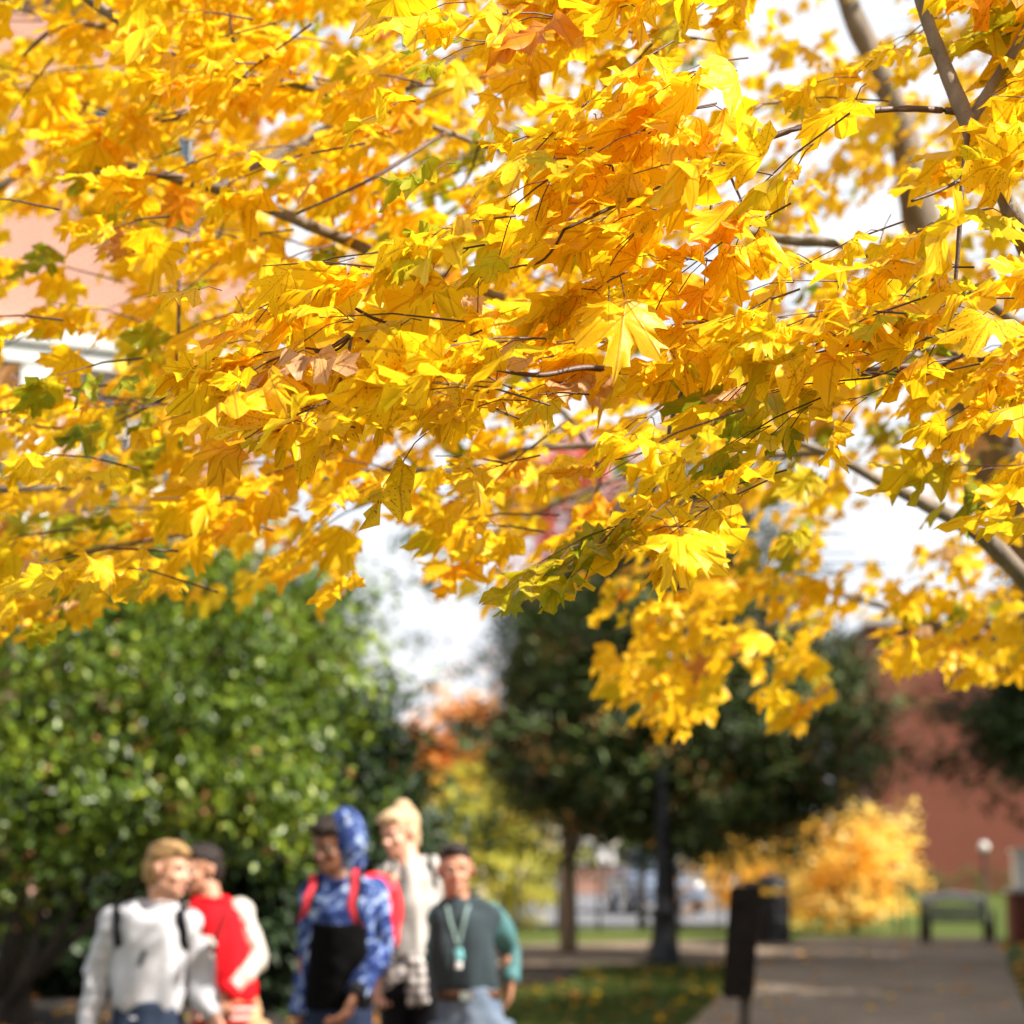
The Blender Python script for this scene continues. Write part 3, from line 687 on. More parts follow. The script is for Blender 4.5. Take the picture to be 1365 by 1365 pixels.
    for (x, y, lab) in ((15.5,21.5,'unseen tall conifer added beyond the right verge for shade, set back between two others'), (17.5,28.5,'unseen tall conifer added beyond the right verge for shade, furthest out from the walk'), (12.4,25.0,'unseen tall conifer added beyond the right verge for shade, second back from the camera'), (11.2,18.6,'unseen tall conifer added beyond the right verge for shade, nearest the camera'), (14.5,33.0,'unseen tall conifer added beyond the right verge for shade, beside the lawn')):  # conifers out of view, added to cast shade on the walk and lawn
        simple_tree('conifer', lab, x, y, 12, [(0,0,3.8,2.8,2.7,1.6,2),(0,0,6.4,3.1,3.0,1.8,2.4),(0,0,9.2,2.4,2.4,1.6,1.4)], (1300, 22, .30, .34, .06, pine, (.5,.2), 0), .2, dark_bark, 6)
    simple_tree('dark_evergreen', 'added low dark evergreen thicket standing in for the shadowed hollow behind the white sweatshirt', -4.6, 20.2, 3.2,
        [(0,0,.9,1.6,.8,.9,2),(-1.8,0,1.1,1.5,.8,1.0,1.6),(1.5,0,1.0,1.2,.8,.9,1.4),(-.6,.2,2.1,2.2,.9,.9,1.6),(2.3,.2,.9,.6,.7,.8,.6)], (1000, 20, .15, .2, .045, yew, (.35,.2), .2), .1, dark_bark, 6)  # added bush: its dark leaves stand in for shadow under the glossy evergreen
    # autumn trees beyond
    x, y = 6.55, 41.5
    simple_tree('autumn_tree', 'low spreading golden orange tree lit by sun right of the litter bin', x, y, 2.7,
        [(-.2,0,1.35,.75,.8,.6,1.6),(-.1,-.2,.55,.75,.6,.32,1.0),(-1.2,-.1,.5,.6,.5,.3,.6),(.3,0,1.85,.55,.7,.5,1.0),(-.9,0,.7,.6,.6,.5,.9),(.6,0,1.25,.45,.5,.4,.7),(.1,0,.85,.6,.6,.35,.7),(-1.3,0,1.7,.8,.7,.45,.7)], (440, 15, .12, .13, .035, gold, (.5,.3), .3), .07, dark_bark, 6)
    simple_tree('autumn_tree', 'fading gold tree glimpsed under the big conifer, left of the lamp post', 2.6, 43, 3.2, [(0,0,2.5,1.1,.8,.6,1),(-.5,0,3.0,1.3,.8,.6,.6),(1.9,0,1.1,.7,.8,.6,1)], (200, 15, .16, .15, .05, gold, (.3,.3), .3), .06, dark_bark, 4)
    simple_tree('willow_tree', 'pale yellow green weeping tree behind the walker in teal', -.35, 43, 3.7,
        [(0,0,2.5,.95,.9,.75,1.5),(-.6,0,1.7,.7,.7,.9,1.2),(.55,0,1.5,.7,.7,1.0,1.2),(0,0,1.0,1.1,.9,.7,1),(-1,0,2.4,.6,.6,.6,.7)], (330, 16, .18, .24, .035, willow, (.4,.25), 1.2), .09, pale_bark, 6)
    simple_tree('autumn_tree', 'orange autumn tree far off above the pale green weeping tree', -1.6, 72, 6.3,
        [(.2,0,4.6,1.7,1.5,1.2,1.5),(-.9,0,3.6,1.4,1.2,1.1,1.2),(1.2,0,3.8,1.3,1.1,1.0,1.2),(1.9,0,2.9,1.2,1,.9,1)], (420, 15, .3, .3, .09, orange, (.5,.3), .3), .15, dark_bark, 5)
    simple_tree('autumn_tree', 'sparse pinkish tree almost bare against the white sky', .1, 58, 7.2,
        [(-.4,0,5.3,1.2,1.0,1.3,1.2),(.5,0,4.4,1.0,1.0,1.0,.8)], (60, 6, .35, .20, .06, pink, (.5,.3), .2), .09, pale_bark, 22)
    simple_tree('autumn_tree', 'tall red autumn tree showing through the maple leaves', 1.9, 66, 14.2,
        [(0,0,11.7,1.2,1.2,1.1,1),(.5,0,9.6,1.5,1.2,1.2,1),(0,0,13.2,.8,.8,.7,.5)], (200, 14, .3, .3, .1, red, (.6,.3), .2), .18, dark_bark, 6)
    # low hedge along the brick building
    x, y = 17, 70.3; z = gzf(x,y); root = empty('hedge', (x,y,z), 0, 'low clipped green hedge at the foot of the brick building', 'hedge')
    leafy_crown('crown', root, [(x+i*1.3-9, y, z+.35, .8,.5,.45, 1) for i in range(20)], 500, 12, .16, .12, .04, mat_leafy('hedge leaf', [(0,(.03,.06,.015)),(1,(.09,.15,.03))], .6, .2, .2), (.5,.25), 0, .5, 77)
    # far wooded skyline
    rng = np.random.default_rng(5); cl = []
    for i in range(60):
        X = -75+i*2.6; Y = 150+rng.uniform(-8,8); cl.append((X, Y, gzf(X,Y)+rng.uniform(1.5,3.0), 2.6,2.2,rng.uniform(1.8,3.2), 1))
    e = bpy.data.objects.new('tmp', None); e.location = (0,150,6)
    o, S = leafy_crown('distant_woods', e, cl, 1500, 12, .8, .8, .3, mat_leafy('far autumn foliage', [(0,(.06,.08,.03)),(.4,(.16,.14,.04)),(.7,(.4,.2,.05)),(1,(.5,.3,.08))], .8, .3, .1), (.5,.3), 0, .5, 5)
    o.parent = None; o.location = (0,150,6); o.name = 'distant_woods'; bpy.data.objects.remove(e)
    tag(o, 'far off band of autumn woods on the skyline', 'woods', kind='stuff')
# ------------------------------------------------------------------ buildings
def facade(root, W, H, openings, mat, frame, glass, th=.35, blind=None, bars=2):
    """wall in the local x,z plane (front face at y=0, looking to -y) with real window openings: (x0,x1,z0,z1)"""
    xs = sorted({0, W, *[o[0] for o in openings], *[o[1] for o in openings]}); zs = sorted({0, H, *[o[2] for o in openings], *[o[3] for o in openings]})
    m = MB()
    for j in range(len(zs)-1):
        run = None
        for i in range(len(xs)-1):
            cx, cz = (xs[i]+xs[i+1])/2, (zs[j]+zs[j+1])/2
            hole = any(o[0] < cx < o[1] and o[2] < cz < o[3] for o in openings)
            if not hole: run = (run[0], xs[i+1]) if run else (xs[i], xs[i+1])
            if run and (hole or i == len(xs)-2):
                m.box(((run[0]+run[1])/2, th/2, (zs[j]+zs[j+1])/2), (run[1]-run[0], th, zs[j+1]-zs[j])); run = None
    m.build('wall', mat, root)
    for (a, b, c, d) in openings:
        f = MB(); w = .09
        f.box((a+w/2, .10, (c+d)/2), (w, .08, d-c)); f.box((b-w/2, .10, (c+d)/2), (w, .08, d-c))
        f.box(((a+b)/2, .10, d-w/2), (b-a-2*w, .08, w)); f.box(((a+b)/2, .10, c+w/2), (b-a-2*w, .08, w))
        for k in range(1, bars): f.box((a+(b-a)*k/bars, .11, (c+d)/2), (.04, .05, d-c-2*w))
        f.box(((a+b)/2, .105, (c+d)/2), (b-a-2*w, .06, .06))
        fo = f.build('window', frame, root)
        g = MB(); g.box(((a+b)/2, .16, (c+d)/2), (b-a-2*w, .01, d-c-2*w)); g.build('pane', glass, fo)
        s = MB(); s.box(((a+b)/2, -.03, c-.06), (b-a+.24, .14, .12)); s.build('sill', frame, fo)
        if blind:
            s = MB(); n = int((d-c)*.55/.09)
            for k in range(n): s.box(((a+b)/2, .21, d-w-.05-k*.09), (b-a-2*w-.04, .015, .07))
            s.build('blind', blind, fo)
def buildings():
    glass = NT('window glass'); glass = glass.done(glass.bsdf((.05,.07,.09), .06, None, Specular_IOR_Level=.8))
    white = mat_plain('white painted trim', (.78,.77,.74), .6, .05, 3)
    slats = mat_plain('blind slats', (.6,.6,.6), .6)
    roofm = mat_plain('roof sheet', (.10,.10,.11), .7)
    br = mat_brick('pink red brick', (.38,.155,.105), (.32,.125,.085), (.46,.36,.29))
    # left: four storeys, white storey band; its near corner sits at photo x ~ 165
    c = at(330, 1180, 38); z = gzf(c.x, 38)
    rz = R(27); W = 22; H = 17
    loc = Vector((c.x, 38, z-.1)) - Vector((math.cos(rz)*W, math.sin(rz)*W, 0))
    b = empty('brick_building', tuple(loc), rz, 'tall pink brick building with white trim showing through the leaves at left', 'building')
    ops = []
    for zz in (1.2, 4.7, 7.95, 13.0):
        for k in range(6): ops.append((1.4+k*3.45, 3.5+k*3.45, zz, zz+1.95))
    facade(b, W, H, ops, br, white, glass, blind=slats)
    m = MB(); m.box((W/2, -.09, 10.15), (W+.3, .22, .32)); m.box((W/2, -.17, 10.43), (W+.5, .38, .20)); m.box((W/2, -.05, 7.15), (W+.2, .14, .3)); m.build('cornice', white, b)
    m = MB(); m.box((W/2, -.15, H+.2), (W+.6, .7, .4)); m.build('parapet', white, b)
    m = MB(); m.box((W/2, 6.4, H/2), (W-.06, 12.06, H-.04)); m.build('rear_block', br, b)
    m = MB(); m.box((W/2, 6.3, H+.12), (W+.1, 12, .2)); m.build('roof', roofm, b)
    for k in range(5):        # white pilasters between the upper windows
        m = MB(); m.box((3.5+k*3.45+.67, -.06, 8.64), (.62, .12, 2.66)); m.build('pilaster', white, b)
    # right: long plain brick hall
    br2 = mat_brick('deep red brick', (.225,.052,.024), (.17,.040,.019), (.13,.055,.035))
    x0 = at(1168, 1180, 72).x; z = gzf(x0+8, 72)
    b = empty('brick_hall', (x0, 72, z-.3), R(-3), 'long plain dark red brick hall behind the lawn at right', 'building')
    W, H = 34, 9.3
    facade(b, W, H, [(16+i*4, 17.8+i*4, 2.2, 4.6) for i in range(4)]+[(16+i*4, 17.8+i*4, 6, 8) for i in range(4)], br2, white, glass)
    m = MB(); m.box((W/2, .15, H+.15), (W+.4, .8, .3)); m.build('parapet', mat_plain('stone coping', (.45,.42,.38), .8), b)
    m = MB(); m.box((W/2, 7.4, H/2), (W-.06, 14.06, H-.04)); m.build('rear_block', br2, b)
    m = MB(); m.box((W/2, 7.6, H+.1), (W+.1, 14, .2)); m.build('roof', roofm, b)
    pm = mat_plain('painted pipe', (.42,.20,.14), .6); 
    for px in (6.6, 12.2):
        m = MB(); m.tube([(px,-.12,.2),(px,-.12,H-.1)], .09, 10); m.box((px,-.12,H-.25), (.34,.26,.3)); m.build('downpipe', pm, b)
    # cream house far beyond the road
    cream = mat_plain('cream siding', (.74,.69,.58), .8, .06, 2)
    c = at(706, 1180, 96); z = gzf(c.x, 96)
    b = empty('cream_house', (c.x-4.4, 96, z-.5), R(8), 'small cream gabled house across the road between the trees', 'house')
    facade(b, 8.6, 3.2, [(.9,1.9,.95,2.4),(3.4,4.4,.95,2.4),(6.4,7.4,.95,2.4)], cream, white, glass)
    m = MB(); m.prism([(0,3.2),(8.6,3.2),(4.3,6.2)], 0, .3); m.build('gable', cream, b)
    m = MB(); m.box((4.3, 4.4, 1.6), (8.5, 8, 3.16)); m.build('rear_block', cream, b)
    m = MB(); m.prism([(-.4,3.0),(4.3,6.35),(9.0,3.0),(9.0,3.15),(4.3,6.55),(-.4,3.15)], -.3, 8.6); m.build('roof', mat_plain('grey shingles', (.22,.21,.21), .9), b)
    # low brick wall and pier at the right edge
    c = at(1362, 1262, 37); z = gzf(c.x, 37)
    b = empty('brick_pier', (c.x+.1, 37, z), 0, 'red brick pier with white post on top at the right edge', 'pier')
    m = MB(); m.box((0,0,.42), (.55,.55,.84)); m.build('shaft', br2, b)
    m = MB(); m.box((0,0,.88), (.64,.64,.08)); m.build('cap', mat_plain('stone cap', (.5,.48,.44), .8), b)
    m = MB(); m.box((0,0,1.22), (.36,.36,.6)); m.box((0,0,1.55), (.44,.44,.06)); m.build('post', white, b)
    # low garden wall across the road
    c = at(840, 1180, 63); z = gzf(c.x, 63)
    b = empty('garden_wall', (c.x, 63, z), 0, 'low pinkish brick garden wall on the far grass bank', 'wall')
    m = MB(); m.box((0,0,.4), (3.6,.3,.95)); m.build('wall_body', br, b)
    m = MB(); m.box((0,0,.91), (3.7,.4,.08)); m.build('coping', white, b)

# ------------------------------------------------------------------ street furniture
def furniture():
    black = mat_plain('black painted iron', (.008,.008,.010), .5, .3, 12, Specular_IOR_Level=.3)
    grey = mat_plain('galvanised steel', (.03,.03,.032), .8, .15, 10)
    # lamp post
    c = at(884, 1283, 30.2); z = gzf(c.x, 30.2)
    r = empty('lamp_post', (c.x, 30.2, z), 0, 'tall black iron lamp post with flared base beside the cross walk', 'street lamp')
    m = MB(); m.lathe([(.26,0),(.26,.10),(.235,.14),(.23,.22),(.19,.28),(.165,.34),(.15,.50),(.145,.66),(.17,.70),(.17,.74),(.11,.80),(.10,.92)], 16); m.build('base', black, r, True, bevel=.004)
    m = MB(); n = 16
    for i, (rr, zz) in enumerate([(.095,.9),(.085,2.0),(.072,3.2),(.062,3.95)]): pass
    prof = [(.098,.9),(.086,2.0),(.074,3.2),(.064,3.95)]; V = []; F = []; n = 32
    for rr, zz in prof:
        for k in range(n): q = 2*math.pi*k/n; q_ = rr*(1-.09*(k % 2)); V.append((q_*math.cos(q), q_*math.sin(q), zz))
    for i in range(3):
        for k in range(n): F.append((i*n+k, i*n+(k+1)%n, (i+1)*n+(k+1)%n, (i+1)*n+k))
    m.add(V, F); m.build('pole', black, r)
    m = MB(); m.lathe([(.07,3.93),(.12,3.97),(.12,4.02),(.06,4.06),(.10,4.14)], 20); m.build('collar', black, r, True)
    milk = NT('frosted lamp glass'); milk = milk.done(milk.bsdf((.80,.80,.78), .25, None, Transmission_Weight=.25))
    m = MB(); m.lathe([(.09,4.14),(.17,4.28),(.20,4.46),(.17,4.64),(.10,4.72)], 20); m.build('globe', milk, r, True)
    m = MB(); m.lathe([(.19,4.62),(.15,4.70),(.09,4.80),(.05,4.86),(.03,4.95),(.002,5.02)], 20); m.build('lamp_cap', black, r, True)
    # narrow sign on a post, seen nearly edge-on from the back
    y = 12.6; c = at(986, 1390, y); z = gzf(c.x, y)
    r = empty('signpost', (c.x, y, z), R(0), 'dark narrow sign board on a short leaning post beside the walk', 'sign')
    tp = at(1000, 1175, y)-Vector((c.x, y, z)); bt = Vector((-.02,0,-.15))
    brn = mat_plain('dark bronze paint', (.005,.004,.0035), .8, .3, 10, Specular_IOR_Level=.02)
    m = MB(); m.tube([bt, tp*.5+bt*.5, tp], .042, 4, ref=(1,1,0)); m.build('post', mat_plain('weathered steel post', (.02,.016,.013), .7, .3, 15, Specular_IOR_Level=.15), r)
    A_ = [at(972,1182,y), at(1012,1181,y), at(1003,1330,y), at(962,1330,y)]; A_ = [Vector(p)-Vector((c.x,y,z)) for p in A_]
    ce = sum(A_, Vector())/4; poly = []
    for i in range(4):
        p, a_, b_ = A_[i], A_[i-1], A_[(i+1)%4]
        for f in (0,.33,.66,1):
            q = p+(a_-p).normalized()*.025*(1-f)**1.5 + (b_-p).normalized()*.025*f**1.5; poly.append((q.x, q.z))
    m = MB(); m.prism(poly, -.062, -.035); bo = m.build('board', brn, r, bevel=.004)
    for (dx, dz) in ((.0,.22),(.0,-.22)):
        m = MB(); m.ell((ce.x+dx+.01, -.066, ce.z+dz), (.009,.006,.009)); m.build('bolt', brn, bo, True)
    m = MB(); m.prism([(p[0]*.86+ce.x*.14-.0, p[1]*.93+ce.z*.07) for p in poly], -.030, -.024); m.build('face_plate', mat_plain('sign face', (.05,.04,.035), .4), bo)
    # litter bin
    y = 35.2; c = at(1030, 1250, y); z = gzf(c.x, y)+.03
    r = empty('litter_bin', (c.x, y, z), 0, 'black slatted litter bin with domed lid where the walks meet', 'bin')
    m = MB(); m.lathe([(.25,.05),(.25,.80)], 24); m.build('liner', mat_plain('bin liner', (.02,.02,.02), .6), r, True)
    m = MB()
    for k in range(24):
        q = 2*math.pi*k/24; M_ = Matrix.Rotation(q, 4, 'Z') @ Matrix.Translation((.285,0,0)); m.box((0,0,.44), (.012,.045,.80), M_)
    m.build('slats', black, r)
    m = MB()
    for zz in (.08,.42,.80): m.lathe([(.276,zz-.02),(.296,zz-.02),(.296,zz+.02),(.276,zz+.02)], 24)
    m.build('hoops', black, r, True)
    m = MB(); m.lathe([(.31,.93),(.31,.96),(.27,1.03),(.19,1.10),(.08,1.15),(.005,1.16)], 24); m.build('lid', black, r, True)
    m = MB()
    for k in range(4):
        q = math.pi/4+math.pi/2*k; m.tube([(.26*math.cos(q),.26*math.sin(q),.80),(.26*math.cos(q),.26*math.sin(q),.94)], .012, 6)
    m.build('lid_stays', black, r)
    # park bench with arched back, facing the camera
    y = 36.2; c = at(1276, 1262, y); z = gzf(c.x, y)+.03
    r = empty('park_bench', (c.x, y, z), R(3), 'black metal park bench with pale arched backrest on the walk', 'bench')
    w = .54; bz = 0
    lite = mat_plain('pale bench rail', (.72,.69,.68), .6, .15, 8); mid = mat_plain('grey bench slats', (.20,.19,.19), .6, .15, 8)
    m = MB(); pts = []
    for i in range(13):
        f = -1+i/6; pts.append((f*w, .20, .80+.12*(1-f*f)))
    m.tube(pts, [(.085,.02)]*13, 8, ref=(0,0,1)); m.build('top_rail', lite, r, True)
    m = MB()
    for k in range(5):
        zz = .70-.068*k; m.box((0,.19+.0*k,zz), (2*w-.04,.02,.055))
    m.build('backrest', mid, r, bevel=.003)
    m = MB()
    for k in range(6): m.box((0,.14-.075*k,.43), (2*w-.04,.055,.025))
    m.build('seat', black, r, bevel=.003)
    for s in (-1,1):
        m = MB(); m.tube([(s*w,.24,-.02),(s*w,.2,.43),(s*w,.21,.80)], .036, 8); m.build('leg', black, r, True)
        m = MB(); m.tube([(s*w,-.28,-.02),(s*w,-.27,.43),(s*w,-.28,.62)], .036, 8); m.build('leg', black, r, True)
        m = MB(); m.box((s*w,-.03,.24), (.02,.40,.30)); m.build('side_panel', black, r)
        m = MB(); m.tube([(s*w,-.32,.62),(s*w,-.1,.65),(s*w,.2,.64)], [(.03,.014)]*3, 8); m.build('armrest', black, r, True)
    for ch in r.children: ch.scale = (1,1,.84)
    # globe lamp on a thin pole
    y = 44; c = at(1316, 1252, y); z = gzf(c.x, y); top = at(1314, 1129, y).z - z
    r = empty('globe_lamp', (c.x, y, z), 0, 'thin grey pole lamp with white glass globe behind the bench', 'street lamp')
    m = MB(); m.lathe([(.10,0),(.10,.06),(.036,.12),(.03,top-.2),(.06,top-.13),(.06,top-.08)], 14); m.build('pole', grey, r, True)
    m = MB(); m.ell((0,0,top), .105, n=20, m=14); m.build('globe', milk, r, True)
    # iron handrail by the walk's end
    y = 39.5; c = at(1196, 1252, y); z = gzf(c.x, y)
    r = empty('handrail', (c.x, y, z), 0, 'thin black iron handrail sloping down at the end of the walk', 'railing')
    for dx, h in ((0,1.0),(.14,.98),(.62,.72)):
        m = MB(); m.tube([(dx,0,-.05),(dx,0,h)], .016, 8); m.build('post', black, r, True)
    m = MB(); m.tube([(-.06,0,.98),(0,0,1.02),(.14,0,1.0),(.62,0,.62),(.9,0,.40),(.95,0,.30)], .022, 8); m.build('rail', black, r, True)
    # iron picket fence along the near side of the road
    y = 41.3; x0, x1 = at(690,1180,y).x, at(960,1180,y).x
    r = empty('iron_fence', (x0, y, gzf(x0,y)), 0, 'thin black iron picket fence along the near side of the road', 'fence')
    n = 6
    for k in range(n):
        X = (x1-x0)*k/(n-1); m = MB(); m.tube([(X,0,-.1),(X,0,1.15)], .026, 8); m.ell((X,0,1.18), .04); m.build('post', black, r, True)
    for zz in (.15, 1.0):
        m = MB(); m.box(((x1-x0)/2,0,zz), (x1-x0,.02,.03)); m.build('rail', black, r)
    m = MB()
    for k in range(1, 34):
        X = (x1-x0)*k/34; m.tube([(X,0,.1),(X,0,1.06)], .006, 5)
    m.build('pickets', black, r)
    # round white sign across the road
    y = 58.5; c = at(806, 1180, y); z = gzf(c.x, y); top = at(806, 1140, y).z-z
    r = empty('road_sign', (c.x, y, z), 0, 'blank white oval sign on a thin pole across the road', 'sign')
    m = MB(); m.tube([(0,0,-.1),(0,0,top)], .03, 8); m.build('pole', grey, r, True)
    m = MB(); m.tube([(0,-.03,top),(0,-.05,top)], [(.36,.24)]*2, 28, ref=(1,0,0)); m.build('sign_plate', mat_plain('white sign paint', (.8,.8,.8), .5, .03), r, bevel=.004)
    car()

def car():
    y = 52; c = at(872, 1232, 52); z = gzf(c.x, y)+.04
    r = empty('parked_car', (c.x, y, z), R(6), 'pale blue grey car parked across the road behind the fence', 'car')
    paint = mat_plain('pale blue car paint', (.16,.21,.30), .3, .04, 3, metallic=.2); gl = bpy.data.materials['window glass']; blk = mat_plain('tyre rubber', (.02,.02,.02), .8); chrome = mat_plain('bright metal', (.6,.6,.6), .2, .05, 5, metallic=.9)
    # body: cross sections along y (front at -y)
    def secs(S, n=None):
        V, F = [], []; k = len(S[0][1])
        for yy, P in S: V += [(px, yy, pz) for px, pz in P]
        for i in range(len(S)-1):
            for j in range(k): F.append((i*k+j, i*k+(j+1)%k, (i+1)*k+(j+1)%k, (i+1)*k+j))
        F.append(tuple(range(k))); F.append(tuple(len(S)*k-1-j for j in range(k))); return V, F
    def half(w, z0, z1, rr=.12): return [(-w+.06,z0),(w-.06,z0),(w,z0+.12),(w,z1-rr),(w-rr,z1),(-w+rr,z1),(-w,z1-rr),(-w,z0+.12)]
    m = MB(); m.add(*secs([(-2.15,half(.72,.30,.62)),(-2.05,half(.84,.24,.72)),(-1.2,half(.88,.22,.90)),(-.9,half(.88,.22,.95)),(1.3,half(.88,.22,.98)),(2.0,half(.84,.26,.95)),(2.15,half(.76,.34,.85))])); m.build('body', paint, r, True, bevel=.02)
    m = MB(); m.add(*secs([(-1.0,half(.76,.90,.96,.02)),(-.35,half(.66,.92,1.42,.1)),(.9,half(.66,.92,1.45,.1)),(1.7,half(.70,.90,.98,.02))])); m.build('cabin', gl, r, True)
    m = MB(); m.box((0,.3,1.46), (1.16,1.35,.05)); m.build('roof', paint, r, bevel=.02)
    for sx in (-1,1):
        m = MB(); m.ell((sx*.62,-2.08,.60), (.14,.06,.075)); m.build('headlight', chrome, r, True)
        m = MB(); m.ell((sx*.97,-.75,.98), (.09,.06,.07)); m.build('mirror', paint, r, True)
        for yy in (-1.35,1.35):
            m = MB(); m.tube([(sx*.70,yy,.31),(sx*.90,yy,.31)], .31, 22, ref=(0,0,1)); t = m.build('tyre', blk, r, bevel=.02)
            m = MB(); m.tube([(sx*.89,yy,.31),(sx*.905,yy,.31)], .19, 18, ref=(0,0,1)); m.build('rim', chrome, t)
    m = MB(); m.box((0,-2.13,.50), (.8,.05,.16)); m.build('grille', blk, r, bevel=.01)
    m = MB(); m.box((0,-2.15,.36), (1.5,.08,.10)); m.build('bumper', paint, r, bevel=.02)
# ------------------------------------------------------------------ people
def headM(yaw, pitch, roll=0): return (Matrix.Rotation(R(yaw),3,'Z') @ Matrix.Rotation(R(pitch),3,'X') @ Matrix.Rotation(R(roll),3,'Y'))
def put(dst, src, M, H):
    dst.add([M @ Vector(v) + H for v in src.v], src.f)
def head_blob():
    m = MB(); E = m.ell
    E((0,.014,.036),(.075,.094,.083),n=20,m=14); E((0,-.018,-.018),(.061,.074,.084),n=20,m=14); E((0,-.034,-.070),(.048,.052,.040)); E((0,-.071,-.094),(.021,.019,.017))
    for s in (-1,1):
        E((s*.036,-.060,-.026),(.021,.022,.021)); E((s*.031,-.080,.029),(.024,.012,.008)); E((s*.011,-.101,-.031),(.0085,.010,.008)); E((s*.079,.010,-.006),(.008,.019,.031), Matrix.Rotation(R(s*18),3,'Z')); E((s*.084,.018,.008),(.007,.014,.018))
        E((s*.045,-.01,-.062),(.016,.035,.028))
    m.tube([(0,-.084,.016),(0,-.095,-.008),(0,-.108,-.026)],[.0075,.0095,.0125],10); E((0,-.106,-.030),(.0115,.012,.010))
    E((0,-.091,-.0575),(.024,.0105,.0060)); E((0,-.089,-.0685),(.020,.0105,.0070))
    return m
def hand_into(dst, wrist, d, palm_n, curl, side, s=1.0):
    """palm, four unequal bent fingers, thumb from the side of the palm"""
    d = Vector(d).normalized(); n = Vector(palm_n); n = (n - d*n.dot(d)).normalized(); x = d.cross(n)*side
    w = Vector(wrist); kn = w + d*.088*s
    dst.tube([w-d*.02*s, w+d*.02*s, w+d*.06*s, kn], [(.026*s,.020*s),(.033*s,.017*s),(.041*s,.016*s),(.038*s,.012*s)], 12, ref=tuple(x))
    for k, (o, L) in enumerate(((.031,.072),(.0105,.080),(-.0105,.075),(-.031,.058))):
        p = kn - d*.012*s + x*o*s; dirn = (d + x*o*3).normalized(); P = [p]; a = 0
        for seg, f in enumerate((.48,.30,.22)):
            a += R(curl)*(.7 if seg == 0 else 1); dd = dirn*math.cos(a) + n*math.sin(a); p = p + dd*L*f*s*1.1; P.append(p)
        r = .0088*s; dst.tube([P[0]-dirn*.02*s]+P, [r*1.1, r*1.08, r, r*.93, r*.78], 8, ref=tuple(x)); dst.ell(P[-1], r*.78)
    b = w + d*.025*s + x*.026*s; m1 = b + (d*.6+x*.75+n*.25).normalized()*.038*s; m2 = m1 + (d*.85+x*.35+n*.4).normalized()*.030*s; m3 = m2 + (d*.9+x*.0+n*.5).normalized()*.024*s
    dst.tube([b-x*.012*s, m1, m2, m3], [.014*s,.0115*s,.0100*s,.0080*s], 8); dst.ell(m3, .008*s)

def fold_noise(me, amp, seed, sc=(26,26,9)):
    amp *= 1.6
    P = coords(me); Nn = normals(me); S = np.array(sc)
    d = vnoise(P*S/10, seed, 5.5)*.6 + vnoise(P*S/10, seed+5, 12)*.35
    setco(me, P + Nn*(d*amp)[:,None]); return me
def slots(me, fn):
    n = len(me.polygons); c = np.empty(n*3, dtype=np.float32); me.polygons.foreach_get('center', c)
    me.polygons.foreach_set('material_index', fn(c.reshape(-1,3)).astype(np.int32)); me.update()

def skin_mat(name, col, lip):
    t = NT(name); o = t.obj(); n = t.noise(o, 14, 4)
    c = t.mix(t.math('MULTIPLY', n, .35), col, tuple(a*b for a, b in zip(col, (.82,.62,.6))))
    return t.done(t.bsdf(c, .48, t.noise(o, 160, 2), .08, .002, Subsurface_Weight=.12, Subsurface_Radius=(.9,.35,.2), Subsurface_Scale=.01))
def cloth(name, col, scale=60, rough=.9, var=.10, **kw): return mat_plain(name, col, rough, var, 5, .3, Specular_IOR_Level=.05, **kw)

